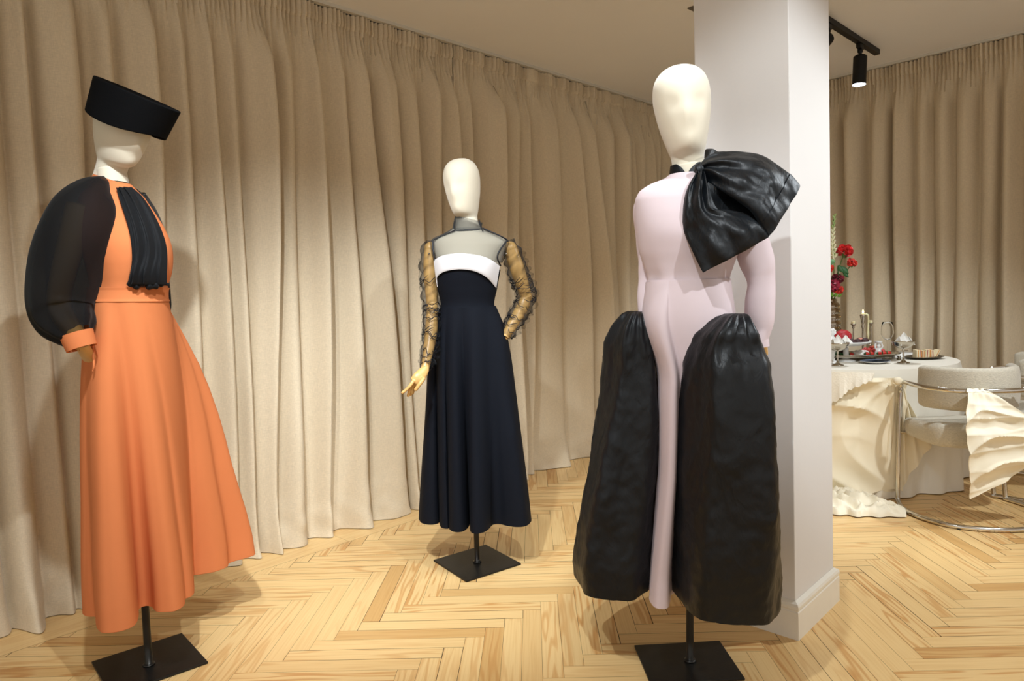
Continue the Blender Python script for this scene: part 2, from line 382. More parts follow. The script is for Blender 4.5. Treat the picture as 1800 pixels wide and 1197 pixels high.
def addblock(x0, x1, y0, y1, horiz):
    cx, cy = (x0 + x1) / 2, (y0 + y1) / 2
    if not (-4.5 < cx < 7.5 and -1.5 < cy < 7.6): return
    if (np.array([cx, cy]) - WP[:2]) @ WN[:2] < -.35 or (np.array([cx, cy]) - CORN[:2]) @ RN[:2] < -.35: return
    g = .0005 + (random.random() < .3) * .0009
    poly = [(x0 + g, y0 + g), (x1 - g, y0 + g), (x1 - g, y1 - g), (x0 + g, y1 - g)]
    if cy < 4.35 - 0: poly = clip(poly, GP, GN)
    if len(poly) < 3: return
    ou, ov = random.random() * 40, random.random() * 40
    uv = [((p[0] if horiz else p[1]) + ou, (p[1] if horiz else p[0]) + ov) for p in poly]
    r = random.random(); tone = .75 + random.random() * .25 if r > .16 else (.12 + random.random() * .4)
    quads.append(([(p[0], p[1], 0) for p in poly], uv, (tone, random.random() ** 1.3, 0, 1)))
for i in range(-70, 100):
    xr = X0 + i * Wd
    for k in range(-8, 9):
        yb = xr + 2.104 + 2 * Ln * k
        addblock(xr - Wd, xr, yb, yb + Ln, False)
        addblock(xr - Ln, xr, yb + Ln, yb + Ln + Wd, True)
fl = quads_obj('floor', quads)
m_dark = mat('floor_joint', (70, 52, 34), .9, var=.1)
struct('floor_bed', *box(-5, 8, -2, 8, -.05, -.002), m_dark)
# board strip along the left curtains
bd = np.array([.6688, .7434]); bn = -GN
quads = []
for k in range(-3, 3):
    a = GP + bd * (k * .9 - .2); b_ = a + bd * .899
    if (GP + bd * 1.95 - b_) @ bd < 0: b_ = GP + bd * 1.95
    if (b_ - a) @ bd <= 0: continue
    pl = [a, b_, b_ + bn * .34, a + bn * .34]
    ou = random.random() * 30
    quads.append(([(p[0], p[1], .0006) for p in pl], [((p @ bd) + ou, (p @ bn) * .6 + ou) for p in pl], (.95, .25, 0, 1)))
quads_obj('trim_1', quads)
def wallbox(p, d, n, s0, s1, z0, z1, th):
    a = p + d * s0; b = p + d * s1; V = []
    for q in (a, b):
        for o_ in (0, -th):
            for z in (z0, z1): V.append((q + n * o_)[:2].tolist() + [z])
    return V, [(0, 1, 3, 2), (4, 6, 7, 5), (0, 4, 5, 1), (2, 3, 7, 6), (0, 2, 6, 4), (1, 5, 7, 3)]
struct('wall_left', *wallbox(WP - WN * .16, WD, WN, -4.2, 3.7, 0, H_CEIL, .1), m_green)
struct('wall_right', *wallbox(CORN - RN * .16, RD, RN, -.3, 7.5, 0, H_CEIL, .1), m_wall)
struct('ceiling', *box(-5, 8, -2, 8, H_CEIL, H_CEIL + .1), m_ceil)
# column with a moulded skirting
cA = np.array([.9, 2.394, 0]); dR = np.array([.670, .742, 0]); dL = np.array([-.735, .678, 0]); dL /= np.linalg.norm(dL); dR /= np.linalg.norm(dR)
pS = PP(1219.5, 60, cA, np.cross(dL, [0, 0, 1])); LEN_L = float((pS - cA)[:2] @ dL[:2]); LEN_R = .385
def prism(off, z0, z1):
    a = cA - dR * off - dL * off; b = cA + dR * (LEN_R + off) - dL * off; c = cA + dR * (LEN_R + off) + dL * (LEN_L + off); d = cA - dR * off + dL * (LEN_L + off)
    return [(p[0], p[1], z) for z in (z0, z1) for p in (a, b, c, d)], [(3, 2, 1, 0), (4, 5, 6, 7), (0, 1, 5, 4), (1, 2, 6, 5), (2, 3, 7, 6), (3, 0, 4, 7)]
o = struct('wall_column', *prism(0, 0, H_CEIL), m_wall); bev(o, .003)
rings = [(.017, 0), (.017, .098), (.014, .102), (.014, .106), (.018, .110), (.018, .120), (.014, .128), (.006, .132), (0.0005, .136)]
V, Fs = [], []
for off, z in rings:
    V += prism(off, z, z + 1)[0][:4]
for i in range(len(rings) - 1):
    for j in range(4): Fs.append((i * 4 + j, i * 4 + (j + 1) % 4, i * 4 + 4 + (j + 1) % 4, i * 4 + 4 + j))
struct('baseboard_column', V, Fs, m_base)
# ceiling access panel just peeking out behind the column
q = PZ(1208, 14, H_CEIL); d1 = np.array([.707, .707, 0]); c_ = q + np.array([.11, .0, 0])
o = mk('ceiling_vent', *obox(c_, d1, (-.707, .707), .078, .078, H_CEIL - .004, H_CEIL), mat('vent_grey', (120, 115, 105), .6, var=.03)); tag(o, 'small grey square vent in the ceiling behind the white column', 'vent')

# ---------------------------------------------------------------- curtains
def curtain(label, P0, D, N, knots, vA, vB, mirror=False, end_shift=0, start_shift=0, seed=1, hemkick=()):
    rnd = random.Random(seed); nrm = np.cross(D, [0, 0, 1.]); pl = P0 + N * .03
    K = []
    for ua, ub in knots:
        a = PP(ua, vA, pl, N); b = PP(ub, vB, pl, N)
        sa, sb = float((a - P0)[:2] @ D[:2]), float((b - P0)[:2] @ D[:2]); K.append((sa, a[2], sb, b[2]))
    n = len(K); per = 22; NU = (n - 1) * per + 1
    zs = [H_CEIL - .02 - i * .012 for i in range(8)] + list(np.linspace(H_CEIL - .13, .30, 30)) + list(np.linspace(.27, .004, 14))
    amp = []
    for i in range(n - 1):
        wd = abs(K[i + 1][0] - K[i][0]); amp.append(min(.115, .62 * wd) * (.75 + .4 * rnd.random()))
    gam = [1.2 + .7 * rnd.random() for _ in range(n - 1)]; sub = [rnd.random() * 6 for _ in range(n - 1)]
    ph = [0]
    def knot(i, z):
        sa, za, sb, zb = K[i]; t = min((za - z) / (za - zb), 1.1) if abs(za - zb) > .01 else 0
        s = sa + (sb - sa) * max(t, -.15)
        if i == n - 1: s += end_shift * max(0, (z - 2.2) / .67)
        if i == 0: s += start_shift * max(0, (z - 2.2) / .67)
        return s
    def f(i, j):
        z = zs[i]; k = min(j // per, n - 2); t = (j - k * per) / per
        s0, s1 = knot(k, z), knot(k + 1, z); tt = t
        if mirror: tt = 1 - t
        w_ = min(1, max(0, (H_CEIL - .07 - z) / .34)); w_ = w_ * w_ * (3 - 2 * w_)
        a = (1 + .28 * math.sin(2.1 * z + sub[k]) ) * amp[k] * (.55 + .45 * w_ + .25 * (1 - z / H_CEIL))
        pr = .5 - .5 * math.cos(2 * PI * tt ** gam[k]); pr = pr ** .85
        pr += .10 * math.sin(2 * PI * tt * 2 + sub[k]) * math.sin(PI * tt)
        ov = .16 * math.sin(2 * PI * tt) * (s1 - s0) * w_ * (-1 if mirror else 1)     # folds lean over
        s = s0 + (s1 - s0) * t - ov * .6
        d = -.03 + w_ * a * pr + (1 - w_) * (.014 + .013 * math.sin(2 * PI * s / .026 + 1.6 * math.sin(s * 9)) + .014 * math.sin(2 * PI * s / .17 + seed))
        fz = math.exp(-max(0, H_CEIL - .1 - z) / .28); d += .010 * fz * w_ * math.sin(2 * PI * s / .058 + 2 * math.sin(s * 5))
        if z > H_CEIL - .10: d += .004
        elif z > H_CEIL - .16: d -= .006
        if z < .3:
            q_ = (1 - z / .3); d += q_ * q_ * (.008 + .035 * noise.noise(Vector((s * 5, seed, 0)))) + q_ * .02 * noise.noise(Vector((s * 14, z * 12, seed)))
            for (sk, wk_, hk) in hemkick:
                d += hk * q_ ** 1.5 * math.exp(-((s - sk) / wk_) ** 2)
            s += q_ * q_ * .03 * noise.noise(Vector((s * 7, 3, seed)))
        d += .004 * noise.noise(Vector((s * 8, z * 2, seed)))
        p = P0 + D * s + N * d
        return (p[0], p[1], z)
    V, Fs = grid(len(zs), NU, f)
    hi = 8 * NU
    c = thing('curtain', label, 'curtain', tuple((P0 + D * K[0][0])[:2]) + (0,), 'floor-length linen curtains')
    hf = [q for q in Fs if min(q) < 7 * NU]; bf = [q for q in Fs if min(q) >= 7 * NU]
    def sub_(fs):
        ids = sorted({i for q in fs for i in q}); mp = {a: b for b, a in enumerate(ids)}
        return [V[i] for i in ids], [tuple(mp[i] for i in q) for q in fs]
    a_, b_ = sub_(bf); solid(mk('drape', a_, b_, m_linen, c), .002)
    a_, b_ = sub_(hf); solid(mk('heading', a_, b_, m_linen, c), .004)
    return c
kl = [(-330, -260), (-250, -190), (-180, -120), (-110, -60), (-50, -5), (14, 62), (70, 118), (155, 172), (215, 232), (290, 300), (345, 368), (391, 422), (430, 451), (487, 487), (527, 538), (573, 582), (622, 650), (667, 720), (705, 734), (740, 756), (778, 785), (811, 806)]
KS = [(float((PZ(u, v) - WP)[:2] @ WD[:2]), w_, h_ * .6) for u, v, w_, h_ in [(513, 972, .05, .10), (640, 925, .07, .09), (700, 915, .05, .05), (400, 1002, .05, .09), (60, 1098, .07, .12), (130, 1065, .05, .06)]]
c1 = curtain('long beige linen curtain on the left wall, left of the ceiling gap', WP, WD, WN, kl, 300, 850, end_shift=-.035, seed=3, hemkick=KS)
kr = [(809, 803), (838, 850), (881, 893), (919, 918), (938, 938), (985, 1000), (1021, 1048), (1050, 1075), (1080, 1100), (1104, 1115), (1120, 1130), (1137, 1145), (1152, 1158), (1166, 1170), (1179, 1182), (1190, 1192), (1199, 1200), (1208, 1208), (1214, 1214)]
c2 = curtain('beige linen curtain on the left wall, running from the ceiling gap to the corner', WP, WD, WN, kr, 296, 736, seed=8, hemkick=[(float((PZ(998, 822) - WP)[:2] @ WD[:2]), .06, .05)])
kk = [(1204, 1204), (1240, 1240), (1285, 1285), (1330, 1330), (1375, 1375), (1415, 1415), (1452, 1452), (1484, 1484), (1528, 1528), (1567, 1570), (1606, 1607), (1640, 1644), (1678, 1675), (1722, 1718), (1758, 1756), (1808, 1810), (1870, 1870), (1940, 1940), (2020, 2020), (2110, 2110), (2220, 2220), (2340, 2340), (2480, 2480)]
c3 = curtain('beige linen curtain on the far right wall behind the dining table', CORN, RD, RN, kk, 363, 525, mirror=True, seed=12)
del c1['group'], c2['group'], c3['group']
def rail(P0, D, N, s0, s1, label):
    V, Fs = wallbox(P0 + N * .015, D, N, s0, s1, H_CEIL - .018, H_CEIL, .03)
    return tag(mk('curtain_rail', V, Fs, m_rail, None, False), label, 'curtain rail')
rail(WP, WD, WN, -3.5, 3.5, 'thin white ceiling rail over the left curtains')
rail(CORN, RD, RN, .02, 4.6, 'thin white ceiling rail over the right-hand curtain')
o = mk('floor_cable', *sweep([PZ(1003, 806), PZ(1020, 803), PZ(1040, 797), PZ(1075, 796)], [.004] * 4, 30, 8), mat('cable_black', (25, 22, 20), .5, var=.1)); tag(o, 'thin dark cable lying at the foot of the far curtain', 'cable')

# ---------------------------------------------------------------- mannequins
def stand(name, label, foot, corners, ptop):
    t = thing(name, label, 'mannequin', (foot[0], foot[1], 0), None)
    c = corners
    V = [(p[0], p[1], z) for z in (.001, .009) for p in c]
    bev(mk('base_plate', V, [(3, 2, 1, 0), (4, 5, 6, 7), (0, 1, 5, 4), (1, 2, 6, 5), (2, 3, 7, 6), (3, 0, 4, 7)], m_steel, t, False), .0015)
    mk('pole', *join(sweep([(foot[0], foot[1], .009), ptop], [.0125, .0125], 8, 20), lathe([(.02, .0095), (.02, .014), (.013, .016)], (foot[0], foot[1], 0), 24)), m_steel, t)
    return t
def fourth(a, b, c): return np.array(a) + np.array(c) - np.array(b)
def finger(pts, r0=.0085, r1=.0065): return sweep(pts, list(np.linspace(r0, r1, len(pts) - 1)) + [.0015], 18, 12)
def fing(pts, r0=.0085, r1=.0065):
    e = np.array(pts[-1]) + (np.array(pts[-1]) - np.array(pts[-2])) * .12
    return sweep(list(pts) + [e], list(np.linspace(r0, r1, len(pts))) + [.0012], 22, 12)

# ================ mannequin 1: orange dress, hat
foot = PZ(262, 1173); a, b, c = PZ(161, 1167), PZ(320, 1116), PZ(366, 1167)
T1 = stand('mannequin', 'cream mannequin wearing the orange dress and the black hat, on a black steel stand', foot, [fourth(a, b, c), c, b, a], (PX(236, 760, 2.29)))
Y1 = 2.28
B1 = Body([(300, 176, 220, Y1, .045), (318, 173, 222, Y1, .048), (330, 160, 232, Y1, .06), (345, 150, 246, Y1, .085), (370, 148, 262, Y1, .105), (400, 153, 279, Y1, .125), (430, 157, 290, Y1, .135), (455, 161, 293, Y1, .13), (480, 166, 291, Y1, .118), (505, 170, 284, Y1, .108), (530, 167, 284, Y1, .112), (560, 163, 296, Y1, .13)])
mk('torso', *B1.mesh(z0=PX(225, 528, Y1)[2], off=-.012, cap=True), m_cream, T1)
V, Fs = head_mesh(PX(200, 284, Y1), yaw=math.radians(62), pitch=math.radians(22), roll=math.radians(5), k=1.0, kz=.84)
mk('head', V, Fs, m_cream, T1)
p0, p1 = PX(199, 322, Y1), PX(196, 296, Y1)
mk('neck_block', *sweep([p0, p0 * .04 + p1 * .96, p1], [(.046, .05), (.043, .047), (.040, .044)], 10, 32), m_cream, T1)
arm = [PX(140, 362, 2.2), PX(122, 440, 2.17), PX(104, 520, 2.16), PX(112, 556, 2.13), PX(146, 606, 2.08)]
mk('arm', *sweep(arm, [.040, .038, .034, .033, .024], 40, 20), m_wood, T1, label='pale wooden arm seen dimly through the sleeve')
hw = PX(143, 602, 2.08)
pal = sweep([hw, PX(150, 617, 2.12), PX(160, 632, 2.17), PX(171, 646, 2.22)], [(.022, .018), (.028, .016), (.036, .014), (.034, .013)], 20, 20)
fs = [fing([PX(170 + 5 * i, 642 + 2 * i, 2.21 + .012 * i), PX(177 + 5 * i, 655, 2.23 + .012 * i), PX(181 + 5 * i, 668 - 3 * abs(i - 1), 2.25 + .01 * i)]) for i in range(4)]
th = fing([PX(153, 614, 2.11), PX(166, 622, 2.16), PX(174, 632, 2.19)], .0095, .008)
rem(mk('hand', *join(pal, th, *fs), m_wood, T1), .0028)
# dress 1
D1 = thing('dress', 'long orange dress with black chiffon sleeves and a black neck sash', 'dress', (foot[0], foot[1], .25))
zl = lambda v, u=225, y=Y1: PX(u, v, y)[2]
mk('bodice', *B1.mesh(zl(508), zl(322), 50, off=.004, mod=lambda th_, t: .003 * math.sin(7 * th_) * math.exp(-(t / .25) ** 2)), m_orange, D1)
wb = lambda th_, t: .010 + .0015 * (t > .9 or t < .1)
mk('waistband', *B1.mesh(zl(530), zl(506), 14, seg=64, off=.001, mod=wb), m_orange, D1)
hem = [PZ(u, v, .25) for u, v in [(147, 1074), (150, 1081), (160, 1083), (170, 1084), (171, 1100), (180, 1111), (198, 1111), (218, 1107), (236, 1098), (242, 1083), (243, 1070), (256, 1064), (268, 1066), (276, 1074), (290, 1075), (308, 1073), (322, 1064), (325, 1052), (331, 1050), (339, 1044), (340, 1030), (338, 1012), (352, 1009), (378, 1004), (398, 996), (405, 988)]]
hem += [(-1.16, 2.68), (-1.26, 2.74), (-1.38, 2.70), (-1.45, 2.62), (-1.53, 2.56), (-1.58, 2.44), (-1.61, 2.32)]
w_ = B1.at(zl(530)); zw = zl(528)
V, Fs = skirt((w_[1], w_[2]), (w_[3] + .006, w_[4] + .006), zw, hem, .25, [(0, 0), (.06, .14), (.14, .30), (.235, .47), (.33, .6), (.43, .7), (.53, .77), (.63, .82), (.73, .89), (.82, .955), (.92, 1), (1, 1)], g=.72, wtilt=.02)
sk = mk('skirt', V, Fs, m_orange, D1); solid(sk, .003, -1)
N_ = 260; nzr = 60
hm = [V[(nzr - 1) * N_ + j] for j in range(N_)]
mk('hem_edge', *sweep([hm[j] for j in range(0, N_, 2)], [.0022] * 130, 260, 6, ref=(0, 0, 1), closed=True), m_orange, D1)
m_col = mk('collar', *sweep([PX(192, 334, Y1), PX(197, 316, Y1)], [(.066, .062), (.053, .056)], 8, 36, cap=False), m_orange, D1); solid(m_col, .003)
# big raglan sleeve
pth = [PX(186, 326, 2.24), PX(166, 345, 2.20), PX(151, 372, 2.17), (PX(137, 410, 2.15)), PX(124, 452, 2.14), PX(114, 492, 2.13), PX(108, 528, 2.12), PX(113, 556, 2.11), PX(127, 578, 2.09), PX(137, 590, 2.08)]
rad = [(.020, .04), (.066, .07), (.096, .095), (.106, .105), (.104, .11), (.096, .11), (.088, .105), (.084, .095), (.066, .07), (.043, .044)]
def slm(th_, t): return .035 * math.sin(9 * th_ + 5 * t) * (math.exp(-(t / .18) ** 2) * .5 + math.exp(-((1 - t) / .16) ** 2) * 1.6 + .16) + .02 * math.sin(4 * th_ + 9 * t)
mk('sleeve', *sweep(pth, rad, 90, 60, mod=slm, cap=False), m_chif, D1, label='sheer black balloon sleeve')
pth2 = [PX(240, 345, 2.36), PX(258, 380, 2.40), PX(268, 430, 2.42), PX(276, 480, 2.42), PX(282, 520, 2.42), PX(283, 545, 2.42), PX(278, 572, 2.42)]
mk('sleeve', *sweep(pth2, [.03, .035, .036, .036, (.032, .04), (.030, .04), .018], 50, 40, mod=slm), m_chif2, D1, label='black sleeve on the far side')
def band(pa, pb, ra, rb, t_, par, nm='cuff', mt=None):
    solid(mk(nm, *sweep([pa, pb], [ra, rb], 8, 36, cap=False), mt or m_orange, par), t_)
band(PX(134, 586, 2.08), PX(144, 612, 2.08), (.045, .043), (.041, .038), .006, D1)
# neck sash in draped chiffon, over the chest
def onb(u, v, B, off, y0):
    """point where the pixel's ray meets the body surface pushed out by off (front side)"""
    y = y0
    for _ in range(12):
        p = PX(u, v, y); r = B.at(p[2]); q_ = min(max((p[0] - r[1]) / (r[3] + off), -.97), .97)
        y = r[2] - (r[4] + off) * math.sqrt(1 - q_ * q_)
    return PX(u, v, y)
L_ = [onb(u, v, B1, .012, 2.2) for u, v in [(207, 331), (213, 350), (222, 378), (230, 408), (234, 440), (235, 470), (231, 492), (226, 500)]]
R_ = [onb(u, v, B1, .012, 2.2) for u, v in [(234, 330), (251, 345), (268, 370), (283, 400), (293, 430), (297, 460), (298, 485), (297, 500)]]
def sashf(t, s):
    pl = .007 * math.sin(2 * PI * (s * 3.1 + .3 * math.sin(2.4 * t) + .2)) + .0035 * math.sin(2 * PI * s * 6.3 + 5 * t) * (.3 + t)
    bl = .028 * math.exp(-((t - .9) / .14) ** 2)
    return (.016 + pl * (1 - .3 * t) + bl) * math.sin(PI * min(max(s, .02), .98)) ** .35
sa = mk('sash', *patch(L_, R_, 90, 80, sashf), m_chif2, D1, label='pleated black chiffon sash hanging from the collar'); solid(sa, .002)
g = [onb(u, v, B1, .02, 2.2) for u, v in [(224, 499), (238, 502), (252, 498), (266, 503), (280, 499), (296, 500)]]
mk('sash_gather', *sweep(g, [.004, .011, .009, .012, .010, .004], 60, 14, mod=lambda a_, t: .25 * math.sin(40 * t)), m_chif2, sa)
L_ = [PX(229, 331, 2.24), PX(244, 346, 2.25), PX(262, 374, 2.25), PX(274, 400, 2.26)]; R_ = [PX(240, 332, 2.36), PX(266, 355, 2.38), PX(284, 388, 2.38), PX(292, 418, 2.36)]
solid(mk('shoulder_drape', *patch(L_, R_, 30, 20, lambda t, s: .01 * math.sin(PI * s) + .004 * math.sin(14 * s)), m_chif2, D1), .003)
# pocket slit
mk('pocket_edge', *sweep([PX(160, 575, 2.155), PX(163, 605, 2.13), PX(165, 640, 2.11), PX(163, 652, 2.11)], [.002, .0035, .0035, .002], 30, 8), m_orange, D1)
# hat: elliptical cylinder flaring upwards, tipped forwards
H1 = thing('hat', 'tall black brimless felt hat tilted forward on the mannequin in orange', 'hat', tuple(PX(222, 200, Y1)))
HY = Y1 - .035
tb = [(PX(163, 199, HY) + PX(281, 243, HY)) / 2, (PX(180, 139, HY) + PX(306, 195, HY)) / 2]
axu = PX(306, 195, Y1) - PX(180, 139, Y1); wt = np.linalg.norm(axu) / 2; axu /= 2 * wt; wbm = np.linalg.norm(PX(281, 243, Y1) - PX(163, 199, Y1)) / 2
axy = np.array([.08, 1, .05]); axy -= axu * (axy @ axu); axy /= np.linalg.norm(axy)
def hatring(t, k=1.0, dz=0):
    c_ = tb[0] * (1 - t) + tb[1] * t; r = (wbm * (1 - t) + wt * t) * k; up = (tb[1] - tb[0]) / np.linalg.norm(tb[1] - tb[0])
    return [c_ + up * dz + axu * r * math.copysign(abs(math.cos(a_)) ** .9, math.cos(a_)) + axy * r * .98 * math.sin(a_) + up * (.010 * math.cos(2 * a_) * (1 - t)) for a_ in np.linspace(0, 2 * PI, 56, endpoint=False)]
rgs = [hatring(0, .96, .02), hatring(0, .97, 0), hatring(0, 1), hatring(.03, 1.0)] + [hatring(t) for t in np.linspace(.1, .97, 8)] + [hatring(1, 1), hatring(1, .985, .003), hatring(1, .96, 0), hatring(1, .7, -.004), hatring(1, .3, -.006), hatring(1, .01, -.006)]
V = [p for r in rgs for p in r]; Fs = [(i * 56 + j, i * 56 + (j + 1) % 56, (i + 1) * 56 + (j + 1) % 56, (i + 1) * 56 + j) for i in range(len(rgs) - 1) for j in range(56)]
hb = mk('crown', V, Fs, m_black, H1)

# ================ mannequin 2: navy dress
Y2 = 3.15
foot = PZ(839, 991); a, b, c = PZ(762, 987), PZ(854, 960), PZ(916, 993)
T2 = stand('mannequin', 'cream mannequin with jointed wooden arms wearing the navy dress, mid room on a black stand', foot, [fourth(a, b, c), c, b, a], PX(830, 700, Y2))
T2['label'] = 'cream mannequin with wooden arms wearing the navy dress, on a black stand'
B2 = Body([(372, 801, 838, Y2, .048), (390, 799, 842, Y2, .052), (403, 795, 849, Y2, .060), (411, 782, 868, Y2, .075), (419, 764, 887, Y2, .085), (428, 759, 893, Y2, .095), (445, 761, 887, Y2, .108), (465, 766, 880, Y2, .122), (482, 768, 876, Y2, .125), (505, 771, 872, Y2, .112), (537, 777, 867, Y2, .098), (560, 768, 880, Y2, .12)])
mk('torso', *B2.mesh(z0=PX(822, 540, Y2)[2], off=-.004, cap=True), m_cream, T2)
V, Fs = head_mesh(PX(821, 380, Y2), yaw=math.radians(-22), pitch=math.radians(4), roll=math.radians(-4), k=1.0, wk=.96)
mk('head', V, Fs, m_cream, T2)
def joint(p, r): return ball(p, r, 10, 14)
RA = [PX(757, 437, 3.16), PX(757, 480, 3.15), PX(760, 535, 3.13), PX(760, 548, 3.12), PX(757, 590, 3.07), PX(750, 632, 3.02), PX(747, 648, 3.0)]
mk('arm', *join(sweep(RA[:3], [.030, .033, .026], 24, 22), sweep(RA[3:], [.027, .028, .021, .018], 24, 22), joint(RA[0], .031), joint((RA[2] + RA[3]) / 2, .027)), m_wood, T2, label='pale wooden arm hanging down')
LA = [PX(897, 437, 3.16), PX(910, 475, 3.17), PX(925, 522, 3.19), PX(918, 540, 3.18), PX(902, 568, 3.14), PX(888, 592, 3.12)]
mk('arm', *join(sweep(LA[:3], [.032, .034, .027], 24, 22), sweep(LA[2:], [.026, .029, .026, .020], 24, 22), joint(LA[0], .033), joint(LA[2], .028)), m_wood, T2, label='pale wooden arm bent to the waist')
mk('arm_stud', *ball(PX(754, 446, 3.125), .005), mat('chrome_stud', (200, 195, 185), .2, 1), T2)
mk('arm_stud', *ball(PX(890, 446, 3.12), .005), bpy.data.materials['chrome_stud'], T2)
hy = 2.98
pal = sweep([PX(749, 646, 3.0), PX(743, 655, 2.985), PX(735, 664, 2.97), PX(727, 671, 2.965)], [(.017, .015), (.024, .014), (.026, .013), (.021, .011)], 24, 20)
idx = fing([PX(727, 669, 2.955), PX(721, 678, 2.945), PX(713, 686, 2.94), PX(706, 691, 2.935)], .0085, .0062)
mid = fing([PX(727, 672, 2.965), PX(722, 679, 2.962), PX(719, 688, 2.965), PX(717, 697, 2.972)], .0085, .0062)
rng = fing([PX(729, 673, 2.98), PX(724, 681, 2.98), PX(723, 691, 2.985), PX(721, 694, 3.0)], .0082, .0064)
lit = fing([PX(732, 674, 2.995), PX(728, 682, 3.0), PX(726, 690, 3.008), PX(725, 692, 3.02)], .0072, .0056)
thb = fing([PX(745, 664, 2.962), PX(740, 672, 2.945), PX(735, 679, 2.94), PX(730, 686, 2.94)], .0105, .0075)
rem(mk('hand', *join(pal, idx, mid, rng, lit, thb), m_wood, T2, label='jointed wooden hand pointing down and left'), .0024)
pal2 = sweep([PX(889, 590, 3.12), PX(880, 600, 3.14), PX(870, 612, 3.16)], [(.017, .016), (.024, .014), (.024, .012)], 16, 18)
rem(mk('hand', *join(pal2, *[fing([PX(870 - 4 * i, 610 + i, 3.15 + .012 * i), PX(866 - 4 * i, 624, 3.16 + .012 * i), PX(865 - 4 * i, 636 - 3 * abs(i - 1), 3.17 + .01 * i)]) for i in range(4)], fing([PX(880, 598, 3.11), PX(870, 606, 3.12), PX(862, 616, 3.13)])), m_wood, T2, label='wooden hand in the skirt pocket'), .003)
D2 = thing('dress', 'long navy dress with a white bust band and sheer black ruffled sleeves', 'dress', (foot[0], foot[1], .22))
z2 = lambda v, u=822: PX(u, v, Y2)[2]
mk('bodice', *B2.mesh(z2(540), z2(474), 30, off=.006), m_navy, D2)
mk('waist_seam', *B2.mesh(z2(541.5), z2(539.5), 3, off=.0075), m_navy, D2)
hem = [PZ(u, v, .22) for u, v in [(737, 910), (742, 919), (756, 922), (769, 920), (773, 914), (773, 911), (775, 925), (783, 929), (789, 928), (790, 921), (791, 930), (800, 935), (813, 934), (822, 927), (826, 918), (827, 921), (828, 934), (836, 938), (848, 936), (857, 931), (866, 922), (880, 921), (892, 924), (908, 926), (922, 925), (930, 920), (933, 912)]]
hem += [(-.055, 3.28), (-.10, 3.36), (-.17, 3.38), (-.22, 3.42), (-.31, 3.42), (-.36, 3.38), (-.45, 3.38), (-.52, 3.30), (-.565, 3.22)]
w_ = B2.at(z2(540))
V, Fs = skirt((w_[1], w_[2]), (w_[3] + .007, w_[4] + .007), z2(540), hem, .22, [(0, 0), (.08, .27), (.155, .43), (.23, .53), (.35, .62), (.475, .70), (.6, .78), (.736, .87), (.87, .95), (1, 1)], g=.55)
solid(mk('skirt', V, Fs, m_navy, D2), .003, -1)
# white band: between two arched curves on the bust
topc = [(763, 458), (775, 451), (793, 447), (812, 446), (832, 448), (851, 452), (866, 459), (878, 468)]
botc = [(769, 504), (768, 489), (776, 480), (790, 475), (812, 473), (836, 477), (856, 488), (872, 506)]
tp = [onb(u, v, B2, .012, 3.05) for u, v in topc]; bt = [onb(u, v, B2, .012, 3.05) for u, v in botc]
bd2 = mk('bust_band', *patch(tp, bt, 60, 16, lambda t, s: .008 * math.sin(PI * s) ** .5 + .006 * math.sin(PI * t)), m_white, D2, label='white satin band across the bust'); solid(bd2, .004)
# sheer yoke over the shoulders and chest
def yok(i, j):
    t = i / 39; th_ = 2 * PI * j / 64
    return B2.pt(th_, z2(462) + (z2(402) - z2(462)) * t, .007)
mk('yoke', *grid(40, 64, yok, True), m_yoke, D2, label='grey see-through yoke')
solid(mk('collar', *sweep([PX(822, 407, Y2), PX(822, 396, Y2), PX(824, 386, Y2)], [(.072, .066), (.066, .062), (.064, .060)], 10, 40, cap=False), m_yoke, D2, label='see-through stand collar'), .001)
pp = lambda pts, r=.003, nm='piping': mk(nm, *sweep(pts, [r] * len(pts), 50, 8), m_pipe, D2)
cr_ = [PX(822, 407, Y2) + np.array([.073 * math.sin(a_), -.067 * math.cos(a_), .012 * math.cos(a_) * 0]) for a_ in np.linspace(0, 2 * PI, 25)]
pp(cr_, .0035)
pp([onb(u, v, B2, .01, 3.1) for u, v in [(800, 405), (790, 409), (776, 415), (762, 422)]], .0032)
pp([onb(u, v, B2, .01, 3.1) for u, v in [(849, 401), (862, 407), (878, 414), (892, 422)]], .0032)
pp([onb(u, v, B2, .012, 3.1) for u, v in [(761, 423), (761, 436), (763, 450), (765, 466)]], .0035)
pp([onb(u, v, B2, .012, 3.1) for u, v in [(892, 422), (884, 432), (876, 445), (875, 456), (880, 467)]], .0035)
pp([PX(849, 407, 3.09), PX(845, 398, 3.09), PX(842, 386, 3.09)], .0025)
pp([PX(800, 408, 3.1), PX(799, 398, 3.1), PX(800, 388, 3.1)], .0025)
rs = random.Random(5)
